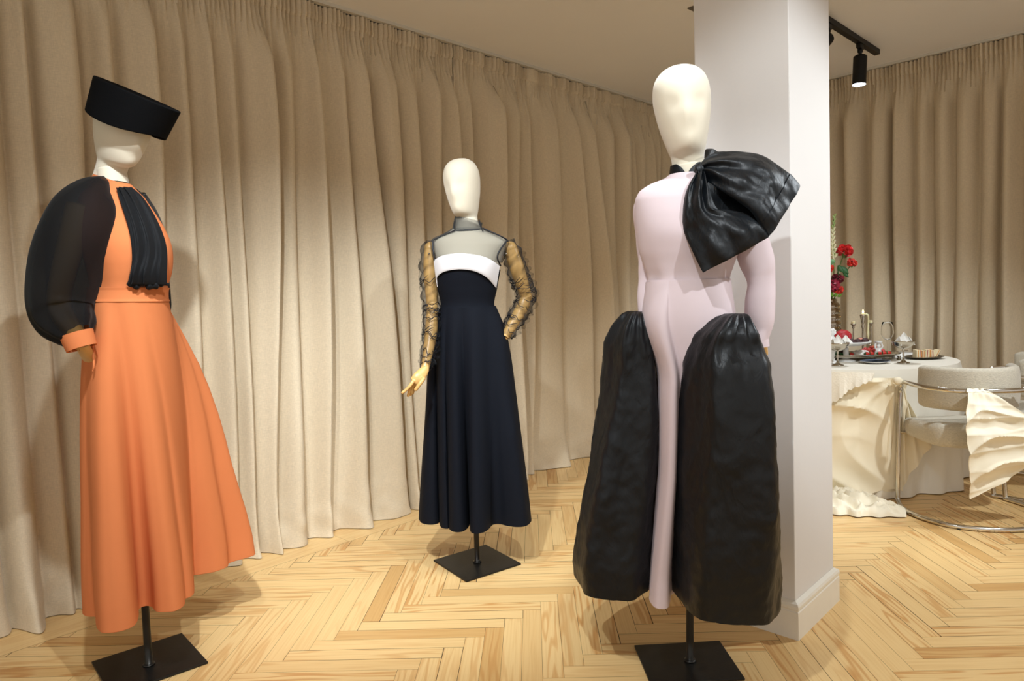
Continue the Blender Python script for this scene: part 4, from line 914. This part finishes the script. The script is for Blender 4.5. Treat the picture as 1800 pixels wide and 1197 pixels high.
# coupes with folded napkins
def coupe(u, v, label, lab2, seed):
    p = P_(u, v); c = place('coupe_glass', label, 'glass', p, None)
    mk('foot', *lathe([(.036, 0), (.036, .003), (.018, .008), (.007, .020)], p, 32), m_silver, c)
    mk('stem', *lathe([(.007, .020), (.0045, .04), (.006, .058), (.004, .066), (.006, .085), (.010, .092)], p, 20), m_silver, c)
    mk('bowl', *lathe([(.004, .088), (.03, .094), (.055, .112), (.067, .136), (.068, .142), (.066, .142), (.064, .135), (.052, .114), (.028, .098), (.003, .093)], p, 40), m_silver, c)
    V, Fs = [], []
    def tri(a0, h, r0, w_, tw):
        out = []
        for i in range(10):
            t = i / 9
            for j in range(10):
                s = (j / 9 - .5) * 2; ww = w_ * (1 - t) ** .8
                out.append((p[0] + math.cos(a0) * r0 * (1 - .35 * t) - math.sin(a0) * s * ww, p[1] + math.sin(a0) * r0 * (1 - .35 * t) + math.cos(a0) * s * ww + .006 * math.sin(4 * s + tw), p[2] + .112 + .03 * abs(s) * (1 - t) * 0 + (h) * t))
        return out, [(i * 10 + j, i * 10 + j + 1, (i + 1) * 10 + j + 1, (i + 1) * 10 + j) for i in range(9) for j in range(9)]
    n_ = mk('napkin', *join(tri(-PI / 2, .078, .010, .046, 0), tri(-PI * .95, .055, .046, .040, 1), tri(-.05, .050, .050, .036, 2), tri(PI / 2, .06, .02, .05, 3), ball(p + np.array([0, 0, .118]), .046, 8, 20, (1, 1, .38))), m_nap)
    tag(n_, lab2, 'napkin'); solid(n_, .002); return c
coupe(1588, 638, 'silver coupe with a folded napkin, beside the sandwich platter', 'white napkin folded in the right-hand silver coupe', 1)
coupe(1472.5, 642, 'silver coupe with a folded napkin, next to the column', 'white napkin folded in the silver coupe next to the column', 2)
# small blue-rimmed plate
p = P_(1538, 638); pl = place('plate', 'small white plate with a blue rim at the front edge of the table', 'plate', p)
mk('dish', *lathe([(.03, 0), (.05, .001), (.085, .012), (.087, .014), (.084, .0145), (.05, .006), (.001, .005)], p, 48), m_porc, pl)
mk('rim_glaze', *lathe([(.076, .0120), (.0845, .0149), (.0862, .0146)], p, 48, mod=lambda a_, t: .012 * math.sin(14 * a_)), m_blue, pl)
# long footed silver tray
tc = (P_(1448, 634) + P_(1570, 630)) / 2; ta = P_(1570, 630) - P_(1448, 634); tl = np.linalg.norm(ta[:2]); ta /= np.linalg.norm(ta); tn = np.array([-ta[1], ta[0], 0])
tr = place('footed_tray', 'long oval silver tray of fruit on little feet', 'tray', tc)
tl_ = tl / 2 + .03
def trf(rows):
    V = []
    for (k, z) in rows:
        for j in range(80):
            a_ = 2 * PI * j / 80; wv = 1 + .02 * math.sin(12 * a_) * (k > .9)
            V.append(tc + ta * tl_ * k * wv * math.copysign(abs(math.cos(a_)) ** .8, math.cos(a_)) + tn * .15 * k * wv * math.copysign(abs(math.sin(a_)) ** .8, math.sin(a_)) + np.array([0, 0, z]))
    n = len(rows); return V, [(i * 80 + j, i * 80 + (j + 1) % 80, (i + 1) * 80 + (j + 1) % 80, (i + 1) * 80 + j) for i in range(n - 1) for j in range(80)] + [tuple(reversed(range(80))), tuple(range((n - 1) * 80, n * 80))]
mk('dish', *trf([(.1, .022), (.80, .022), (.93, .028), (1, .040), (1.01, .043), (.99, .044), (.92, .034), (.80, .028), (.1, .027)]), m_silver, tr)
for sx in (-.8, .82):
    for sy in (-.7, .7):
        q = tc + ta * tl_ * sx + tn * .15 * sy
        mk('foot', *lathe([(.010, 0), (.014, .006), (.007, .014), (.014, .026)], q, 14), m_dsilver, tr)
def ontray(u, v, z): return PZ(u, v, TT + z)
random.seed(4)
gp = [(1517, 616, 0), (1521, 614, 0), (1527, 615, 0), (1531, 612, 0), (1535, 611, 1), (1539, 616, 0), (1543, 615, 0), (1536, 616, 0), (1524, 618, 0), (1548, 618, 0), (1552, 617, 0), (1530, 617, 1), (1541, 611, 1)]
for k, (u, v, oc) in enumerate(gp):
    q = PX(u, v, tc[1] + .02 + .03 * random.random()); q[2] = max(q[2], TT + .041)
    o = mk('grape', *ball(q, .0125 + .002 * random.random(), 10, 14, (1, 1, 1.1)), m_grape2 if oc else m_grape); tag(o, 'round orange-red grape heaped on the silver tray' if oc else 'round dark pink grape heaped on the silver tray', 'grape', 'orange-red grapes on the tray' if oc else 'dark pink grapes on the tray')
ORD = ['first', 'second', 'third', 'fourth', 'fifth', 'sixth', 'seventh', 'eighth']
def straw(u, v, k, yoff=-.05):
    q = PX(u, v, tc[1] + yoff); q[2] = TT + .042
    s = place('strawberry', 'red strawberry with a green cap on the silver tray, %s strawberry from the left' % ORD[k], 'strawberry', q, 'strawberries on the tray')
    mk('berry', *sweep([q + np.array([-.012, 0, 0]), q, q + np.array([.012, 0, -.001]), q + np.array([.018, 0, -.002])], [.009, .0125, .008, .002], 14, 14, ref=(0, 0, 1)), m_straw, s)
    mk('leaf_cap', *sweep([q + np.array([-.018, 0, .001]), q + np.array([-.012, 0, 0])], [.004, .011], 5, 10, ref=(0, 0, 1), mod=lambda a_, t: .3 * math.sin(5 * a_)), m_leaf, s)
for k, (u, v) in enumerate([(1456, 621), (1485, 622), (1496, 622), (1524, 621), (1532, 621), (1546, 620), (1554, 621), (1562, 620)]): straw(u, v, k)
# loose leaves and a fig half on the tray
q = PX(1471, 623, tc[1] - .04); q[2] = TT + .034; o = mk('salad_leaf', *patch([q + np.array([-.04, 0, 0]), q + np.array([0, -.02, .012]), q + np.array([.045, 0, .002])], [q + np.array([-.03, .04, .02]), q + np.array([0, .05, .03]), q + np.array([.03, .04, .02])], 16, 12, lambda t, s: .008 * math.sin(14 * t + 6 * s), out=(0, 0, 1)), m_leaf); tag(o, 'green salad leaf on the left end of the silver tray', 'leaf')
q = PX(1482, 619, tc[1]); q[2] = TT + .05; f_ = place('fig', 'dark purple fig between the strawberries on the silver tray', 'fig', q); mk('skin', *ball(q, .019, 10, 16), m_fig, f_)
# crumpled napkins
def crump(u, v, y, sx, sy, h, label, seed):
    q = PX(u, v, y); q[2] = max(q[2] - h * .5, TT)
    def g_(i, j):
        a = (i / 27 - .5) * 2; b = (j / 19 - .5) * 2; e = max(0, 1 - a * a) * max(0, 1 - b * b)
        n_ = 1 - 1.6 * abs(noise.noise(Vector((a * 2 + seed, b * 2, seed)))) ; return (q[0] + a * sx, q[1] + b * sy, q[2] + .002 + h * e ** .4 * n_)
    o = mk('crumpled_napkin', *grid(28, 20, g_), m_nap); tag(o, label, 'napkin'); solid(o, .002)
crump(1577, 628, tc[1] + .06, .05, .05, .035, 'crumpled white napkin between the tray and the right coupe', 2)
crump(1513, 619, tc[1] + .0, .055, .04, .03, 'crumpled white napkin lying on the middle of the silver tray', 5)
q0 = ontray(1513, 621, .03)
# sandwich platter
p = P_(1624, 630); sp = place('platter', 'oval dark silver platter of sandwiches at the right of the table', 'platter', p)
rw = [(.02, 0), (.085, .001), (.118, .012), (.121, .015), (.117, .0155), (.083, .006), (.001, .005)]
V, Fs = lathe(rw, (0, 0, 0), 56); mk('dish', [(p[0] + v[0], p[1] + v[1] * .8, p[2] + v[2]) for v in V], Fs, m_dsilver, sp)
for k in range(7):
    u0 = 1610 + k * 5.2; q = PX(u0, 623, p[1] - .01 + .004 * k); q[2] = p[2] + .0075; ln = math.radians([3, -2, 4, 8, 3, 0, 30][k])
    s = place('sandwich', ('small crustless sandwich standing on the platter, %s from the left' % ORD[k]) if k < 6 else 'sandwich wedge leaning at the right end of the platter', 'sandwich', q, 'sandwiches standing on the platter' if k < 6 else None)
    hh = .052 - .003 * (k % 3)
    def slab(x0, x1, h=hh):
        V = []
        for x in (x0, x1):
            for (yy, zz) in ((-.026, 0), (.026, 0), (.024, h), (-.022, h * .97)):
                V.append((q[0] + x * math.cos(ln) + zz * math.sin(ln), q[1] + yy, q[2] + .001 + zz * math.cos(ln) + abs(x - .010) * math.sin(ln) * .2))
        return V, [(0, 1, 2, 3), (7, 6, 5, 4), (0, 4, 5, 1), (1, 5, 6, 2), (2, 6, 7, 3), (3, 7, 4, 0)]
    bev(mk('bread', *slab(-.009, -.002), m_bread, s, False), .0012); bev(mk('bread', *slab(.003, .009), m_crust if k % 3 == 1 else m_bread, s, False), .0012); mk('filling', *slab(-.002, .003, hh * .97), m_ham if k % 2 else m_crust, s, False)
# serving spoons and a cup shape behind the platter
p = PX(1590, 621, 4.74); p[2] = TT; o = mk('side_plate', *lathe([(.04, 0), (.07, .002), (.10, .014), (.102, .016), (.07, .006), (.001, .005)], p, 48), m_porc); tag(o, 'white side plate behind the right-hand coupe', 'plate')
a_ = PX(1572, 617, 4.70); b_ = PX(1596, 613, 4.74); a_[2] = TT + .03; b_[2] = TT + .035; o = mk('serving_spoon', *sweep([a_, (a_ * .6 + b_ * .4), b_ * .75 + a_ * .25, b_], [(.004, .002), (.003, .002), (.012, .004), (.006, .003)], 24, 12, ref=(0, 0, 1)), m_silver); tag(o, 'silver serving spoon resting behind the right-hand coupe', 'spoon')
# candelabra
p = PX(1517, 612, 4.72); p[2] = TT
cb = place('candelabra', 'three-armed silver candelabra behind the fruit', 'candelabra', p)
zt = lambda v, u=1517, y=4.72: PX(u, v, y)[2] - TT
mk('column', *lathe([(.05, 0), (.05, .006), (.03, .014), (.010, .03), (.014, .05), (.007, .06), (.007, .09), (.012, .10), (.007, .112), (.006, zt(573) - .02), (.011, zt(573)), (.007, zt(571)), (.012, zt(566)), (.018, zt(556)), (.021, zt(554)), (.019, zt(553.5)), (.001, zt(554.5))], p, 24), m_silver, cb)
for s, (u, v) in ((-1, (1500, 569)), (1, (1530.5, 567))):
    q = PX(u, v, 4.72); z1 = q[2]; c_ = p + np.array([0, 0, .105])
    mk('arm', *sweep([c_, c_ + np.array([s * .02, 0, .0]), np.array([q[0] - s * .012, q[1], TT + .085]), np.array([q[0], q[1], TT + .105]), np.array([q[0], q[1], z1 - .03])], [.005, .006, .005, .005, .005], 30, 12), m_silver, cb)
    mk('candle_cup', *lathe([(.004, -.034), (.009, -.028), (.007, -.02), (.014, -.008), (.019, 0), (.017, .001), (.001, -.002)], (q[0], q[1], z1), 20), m_silver, cb)
    cn = place('candle_stub', 'burnt-down cream candle stub in the %s candelabra cup' % ('left' if s < 0 else 'right'), 'candle', (q[0], q[1], z1)); mk('wax', *lathe([(.012, -.001), (.014, .004), (.012, .012), (.013, .016), (.001, .014)], (q[0], q[1], z1), 16, mod=lambda a_, t: .1 * math.sin(3 * a_)), m_wax, cn)
q = PX(1517, 553, 4.72); cn = place('candle', 'burning candle dripping wax in the middle of the candelabra', 'candle', q)
mk('wax', *lathe([(.013, -.002), (.014, .004), (.011, .009), (.001, .008)], q, 16), m_wax, cn)
mk('flame', *lathe([(.001, .008), (.005, .014), (.006, .020), (.003, .030), (.0005, .036)], q, 12), m_fl, cn)
mk('wax_drip', *sweep([q + np.array([.010, -.008, .004]), q + np.array([.026, -.010, -.004]), q + np.array([.031, -.01, -.03]), q + np.array([.028, -.01, -.09]), q + np.array([.027, -.01, -.135]), q + np.array([.030, -.01, -.165])], [.006, .007, .005, .006, .009, .003], 30, 10), m_wax, cn)
# wine glass
p = PX(1560, 618, 4.62); p[2] = TT; zt = lambda v: PX(1560, v, 4.62)[2] - TT
g_ = place('wine_glass', 'tall empty wine glass beside the candelabra', 'glass', p)
zz = zt(598); z1 = zt(566); bw = .038
prof = [(.036, 0), (.034, .002), (.006, .006), (.0035, .02), (.0035, zz - .01), (.006, zz), (.022, zz + .010), (bw * .98, zz + .038), (bw, zz + .055), (.036, zz + .09), (.031, z1)]
mk('bowl_and_stem', *lathe(prof + [(r - .0012, z) for r, z in prof[:5:-1]] + [(.001, zz + .004)], p, 40), m_glass, g_)
# small cherub figurine
p = PX(1544, 612, 4.55); p[2] = TT
fg = place('cherub_figurine', 'small white porcelain figurine holding up a dish, left of the wine glass', 'figurine', p); zt = lambda v: PX(1544, v, 4.55)[2] - TT
bo = join(lathe([(.022, 0), (.022, .012), (.016, .018)], p, 20), sweep([p + np.array([0, 0, .015]), p + np.array([-.002, 0, .04]), p + np.array([.001, 0, .062]), p + np.array([0, 0, .076])], [.013, .020, .016, .009], 20, 18), ball(p + np.array([0, -.002, .088]), .013, 8, 12), sweep([p + np.array([-.014, 0, .066]), p + np.array([-.024, -.004, .085]), p + np.array([-.018, -.002, .107])], [.006, .006, .005], 12, 10), sweep([p + np.array([.014, 0, .066]), p + np.array([.024, -.004, .085]), p + np.array([.018, -.002, .107])], [.006, .006, .005], 12, 10), lathe([(.006, .100), (.020, .108), (.026, .120), (.024, .120), (.004, .108)], p, 20))
rem(mk('body', *bo, m_porc, fg), .002, 2)
# white bust ornament by the column
p = PX(1461, 612, 4.42); p[2] = TT; zt = lambda v: PX(1461, v, 4.42)[2] - TT
fg = place('cherub_bust', 'white porcelain cherub figure standing next to the vase', 'figurine', p)
zh = zt(586)
bo = join(lathe([(.035, 0), (.035, .012), (.02, .02), (.016, .05)], p, 24), sweep([p + np.array([0, 0, .04]), p + np.array([0, 0, zh - .06]), p + np.array([0, 0, zh - .03]), p + np.array([0, 0, zh - .012])], [(.02, .018), (.034, .024), (.026, .02), .012], 20, 20), ball(p + np.array([.001, -.002, zh + .006]), .025, 12, 18, (.92, 1, 1.05)), *[ball(p + np.array([.024 * math.cos(a_), .022 * math.sin(a_) , zh + .014 + .012 * math.sin(a_ * 3)]), .009, 6, 8) for a_ in np.linspace(0, 2 * PI, 10, endpoint=False)])
rem(mk('body', *bo, m_porc, fg), .0025, 2)
# cake stand with pomegranate, figs and a napkin
p = PX(1487, 618, 4.52); p[2] = TT; zt = PX(1487, 603.5, 4.52)[2] - TT
cs = place('cake_stand', 'white cake stand holding figs and a broken pomegranate', 'cake stand', p)
mk('plate', *lathe([(.012, zt - .016), (.10, zt - .012), (.148, zt + .006), (.152, zt + .014), (.148, zt + .015), (.10, zt - .002), (.001, zt - .004)], p, 56), m_porc, cs)
mk('foot', *lathe([(.06, 0), (.06, .004), (.02, .016), (.014, zt - .02), (.02, zt - .012)], p, 32), m_porc, cs)
def oncs(u, dy=0): q = PX(u, 600, 4.52 + dy); q[2] = TT + zt - .002; return q
q = oncs(1481, .03); pm = place('pomegranate', 'split red pomegranate on the cake stand', 'pomegranate', q)
V, Fs = ball(q + np.array([0, 0, .043]), .05, 16, 26, (1.15, .9, .95)); V = [(v[0], v[1], max(v[2] + .008 * noise.noise(Vector((v[0] * 50, v[1] * 50, v[2] * 50))), q[2])) for v in V]
mk('rind', V, Fs, m_pome, pm)
mk('seeds', *join(*[ball(q + np.array([-.03 + .012 * (k % 6), -.042 + .004 * (k // 6), .03 + .011 * (k // 6)]), .0055, 6, 8) for k in range(24)]), mat('pomegranate_seeds', (214, 70, 86), .3, var=.3, vscale=90), pm)['kind'] = 'stuff'
for k, (u, dy, r) in enumerate([(1497, -.06, .024), (1507, -.05, .023), (1513, .0, .026), (1520, -.02, .024)]):
    q = oncs(u, dy); lb = ['dark fig at the front of the cake stand beside the napkin', 'dark fig lying second from the left on the cake stand', 'halved fig with pale flesh on the cake stand', 'dark fig at the right rim of the cake stand'][k]
    f_ = place('fig', lb, 'fig', q); V, Fs = ball(q + np.array([0, 0, r * .7]), r, 12, 18, (1.15, .95, .75)); mk('skin', [(v[0], v[1], v[2] + .003 * noise.noise(Vector((v[0] * 80, v[1] * 80, 1)))) for v in V], Fs, m_fig, f_)
    if k == 2: mk('cut_face', *ball(q + np.array([-.006, -.012, r * 1.1]), .016, 8, 14, (1.1, .8, .5)), m_figin, f_)
q = oncs(1487, -.10); A_ = [q + np.array([-.05, 0, .0]), q + np.array([-.035, 0, .02]), q + np.array([0, .01, .062])]; B_ = [q + np.array([.055, 0, .0]), q + np.array([.04, 0, .018]), q + np.array([.006, .01, .06])]
o = mk('napkin', *patch(A_, B_, 16, 16, lambda t, s: .012 * math.sin(PI * s) + .003 * math.sin(12 * s)), m_nap); tag(o, 'white napkin folded to a point at the front of the cake stand', 'napkin'); solid(o, .002)
# bobbled silver vase and its flowers
vp = PX(1450, 612, 4.78); vp[2] = TT; zv = lambda v: PX(1450, v, 4.78)[2] - TT
vs = place('vase', 'tall silver bobbled glass vase behind the edge of the column', 'vase', vp)
zt_ = zv(525); prof = []
for i in range(90):
    t = i / 89; base_ = .112 - .018 * t; base_ = base_ * (1 - .25 * max(0, (t - .86) / .14)) if t > .86 else base_
    prof.append((base_ - .008 + .011 * abs(math.sin(PI * t * 9.5)) ** .7, zt_ * t))
prof += [(prof[-1][0] - .006, zt_), (prof[-1][0] - .01, zt_ - .05), (.001, zt_ - .06)]
mk('body', *lathe(prof, vp, 96, mod=lambda a_, t: .035 * abs(math.sin(11 * a_)) ** .6 * (.1 < t < .95)), mat('mercury_glass', (176, 164, 148), .12, 1, var=.25, vscale=60), vs)
fly = 4.74; neck = vp + np.array([0, 0, zt_ - .03])
def petalball(c, r, n, m_, seed, ruffle=.25, up=(0, -.4, .9)):
    rn = random.Random(seed); V, Fs = [], []
    for k in range(n):
        f = (k + .5) / n; ph = k * 2.39996; tilt = math.acos(1 - 1.55 * f)
        d = Vector((math.sin(tilt) * math.cos(ph), math.sin(tilt) * math.sin(ph), math.cos(tilt)))
        q = Vector((0, 0, 1)).rotation_difference(Vector(up).normalized()); d = q @ d
        sx = d.orthogonal().normalized(); sx.rotate(Matrix.Rotation(rn.random() * 6, 3, d)); sy = d.cross(sx)
        r0 = r * (.45 + .55 * f ** .5); wd = r * (.45 + .35 * rn.random()) * (.7 + .5 * f); n0 = len(V)
        for i in range(7):
            for j in range(7):
                a = (i / 6 - .5) * 2; b = j / 6
                p = Vector(c) + d * (r0 * (.25 + .75 * b)) + sx * (a * wd * math.sin(PI * min(1, .15 + .75 * b)) ** .7) + sy * (wd * .5 * (b - .4) + ruffle * r * .4 * math.sin(a * 5 + k) * b)
                V.append(tuple(p))
        Fs += [(n0 + i * 7 + j, n0 + (i + 1) * 7 + j, n0 + (i + 1) * 7 + j + 1, n0 + i * 7 + j + 1) for i in range(6) for j in range(6)]
    return V, Fs
def flower(nm, label, cat, u, v, y, rpx, m_, seed, n=26, ruffle=.25):
    q = PX(u, v, y); r = rpx / FPX * y; s = place(nm, label, cat, q)
    mk('petals', *petalball(q, r, n, m_, seed, ruffle), m_, s)
    mk('stem', *sweep([neck + np.array([(q[0] - neck[0]) * .1 + .03, 0, -.12]), neck + np.array([(q[0] - neck[0]) * .35 + .02, 0, .03]), (neck + q) / 2 + np.array([.012, 0, 0]), q], [.0035] * 4, 24, 8), m_stem, s)
    mk('sepals', *ball(q + np.array([-.002, .004, -r * .55]), r * .32, 8, 10, (1, 1, 1.3)), m_stem, s); return s
f1 = flower('rose', 'large red rose, the biggest bloom in the vase', 'rose', 1485.5, 440, 4.66, 14, m_red, 1, 24, .12)
flower('carnation', 'coral red carnation leaning furthest right', 'carnation', 1498, 461, 4.66, 9, m_coral, 2, 40, .5)
flower('carnation', 'coral carnation against the column edge, left of the dark ones', 'carnation', 1457, 471, 4.66, 8, m_coral, 3, 40, .5)
flower('carnation', 'dark wine carnation under the green leaves', 'carnation', 1472, 489, 4.68, 10, m_wine, 4, 44, .5)
flower('carnation', 'wine pink carnation, lowest of the two dark ones', 'carnation', 1464, 500, 4.64, 11.5, mat('magenta_petals', (160, 30, 62), .5, sheen=.2, var=.25, vscale=40), 5, 48, .5)
flower('carnation', 'bright red carnation just above the vase rim', 'carnation', 1474, 509, 4.66, 8.5, m_coral, 6, 36, .4)
flower('carnation', 'pink bloom half hidden by the column', 'carnation', 1450, 445, 4.68, 6, m_pinkp, 7, 30, .4)
# tuberose spike
q0, q1 = PX(1467, 456, 4.68), PX(1466, 376, 4.68); tb_ = place('tuberose', 'tall pale green and white tuberose spike, highest in the vase', 'tuberose', q0)
mk('stem', *sweep([neck + np.array([.02, 0, -.12]), neck + np.array([.05, 0, .06]), q0, PX(1464, 415, 4.68), q1], [.004, .004, .004, .003, .002], 30, 8), m_lgreen, tb_)
for k in range(20):
    t = k / 19; u = 1467 - 3 * math.sin(t * PI) + (2.8 if k % 2 else -2.8) * (1 - .5 * t); v = 452 - 74 * t; c_ = PX(u, v, 4.67); r = .012 * (1 - .45 * t)
    mk('bud', *sweep([c_ + np.array([-.006 * (1 if k % 2 else -1), 0, -.018]), c_, c_ + np.array([.004 * (1 if k % 2 else -1), -.004, .012 * (1 - .3 * t)])], [.003, r * .75, r * (1.0 if k < 5 else .5)], 10, 10), m_tub if k < 14 else m_lgreen, tb_)
def leaf(c_, ang, L, W_, m_, label):
    d = np.array([math.cos(ang), -.15, math.sin(ang)]); n_ = np.array([-math.sin(ang), -.1, math.cos(ang)])
    V, Fs = grid(12, 7, lambda i, j: c_ + d * L * (i / 11) + n_ * W_ * ((j / 6) - .5) * math.sin(PI * min(1, .06 + .92 * i / 11)) + np.array([0, -.006 * math.sin(PI * j / 6), 0]))
    return V, Fs
o = mk('leaf_sprig', *join(leaf(PX(1473, 466, 4.66), math.radians(-60), .06, .035, m_leaf, ''), leaf(PX(1476, 468, 4.66), math.radians(-45), .075, .04, m_leaf, ''), leaf(PX(1482, 478, 4.66), math.radians(-50), .05, .025, m_leaf, ''), sweep([neck + np.array([.03, 0, -.1]), PX(1473, 500, 4.68), PX(1472, 470, 4.66)], [.003] * 3, 14, 8)), m_leaf); tag(o, 'dark green leaves hanging under the big red rose', 'leaves')
o = mk('leaf_sprig', *join(leaf(PX(1453, 462, 4.66), math.radians(8), .055, .04, m_leaf, ''), sweep([neck + np.array([.0, 0, -.1]), PX(1458, 500, 4.70), PX(1455, 463, 4.67)], [.003] * 3, 14, 8)), mat('sage_green', (104, 150, 104), .55, var=.15)); tag(o, 'pale green round leaf at the foot of the tuberose buds', 'leaves')
o = mk('leaf_sprig', *join(*[leaf(PX(1460 + 4 * k, 522, 4.66), math.radians(150 - 38 * k), .035, .022, m_leaf, '') for k in range(4)]), mat('fresh_green', (96, 140, 40), .5, var=.2)); tag(o, 'bright green leaves around the vase rim', 'leaves')

# ---------------------------------------------------------------- ceiling track and spotlights
ta0, ta1 = PZ(1430, 15, H_CEIL), PZ(1542, 88, H_CEIL); td = ta1 - ta0; td /= np.linalg.norm(td); tp_ = np.array([-td[1], td[0], 0]); tm = (ta0 - td * .9 + ta1) / 2
tk = mk('lighting_track', *obox(tm, td, tp_, np.linalg.norm(ta1 - ta0) / 2 + .45, .018, H_CEIL - .034, H_CEIL), m_blk, None, False); tag(tk, 'black lighting track on the ceiling right of the column', 'lighting track')
def spotlight(base, aim, label, lit=True, r=.042, L=.19):
    s = thing('spotlight', label, 'spotlight', tuple(base)); b = np.array(base, float); z = b[2]
    bev(mk('adapter', *obox(b, td, tp_, .035, .014, z - .03, z), m_blk, s, False), .002)
    mk('swivel', *lathe([(.012, -.075), (.010, -.06), (.017, -.05), (.017, -.028)], b, 20), m_blk, s)
    d = np.array(aim, float); d /= np.linalg.norm(d); top = b + np.array([0, 0, -.078]) - d * .005
    mk('body', *sweep([top, top + d * .006, top + d * .012, top + d * L], [r * .75, r * .96, r, r], 30, 40, ref=(0, 1, .01), cap=False), m_blk, s)
    mk('body_cap', *sweep([top - d * .001, top + d * .003], [r * .74, r * .78], 3, 40), m_blk, s)
    V, Fs = sweep([top + d * (L - .008), top + d * (L - .006)], [r * .93, r * .93], 3, 40)
    mk('lens', V, Fs, m_lens, s, label='glowing lens'); solid(mk('reflector', *sweep([top + d * (L - .012), top + d * (L + .0005)], [r * .93, r * .985], 6, 40, cap=False), mat('reflector', (235, 238, 245), .25, .6), s), .001)
    return s, top + d * (L + .01), d
on = lambda u, v: PZ(u, v, H_CEIL - .034)
sA, lp, ld = spotlight(on(1512, 78), (-.06, -.03, -1), 'black cylinder spotlight pointing straight down at the end of the track')
spot(lp, lp + np.array([-.1, -.1, -1.]) * 2, 55, 75, .8, COOL, .03)
sB, lp, ld = spotlight(on(1455, 42), (-.75, -.25, -.8), 'black cylinder spotlight tilted down to the left, half behind the column')
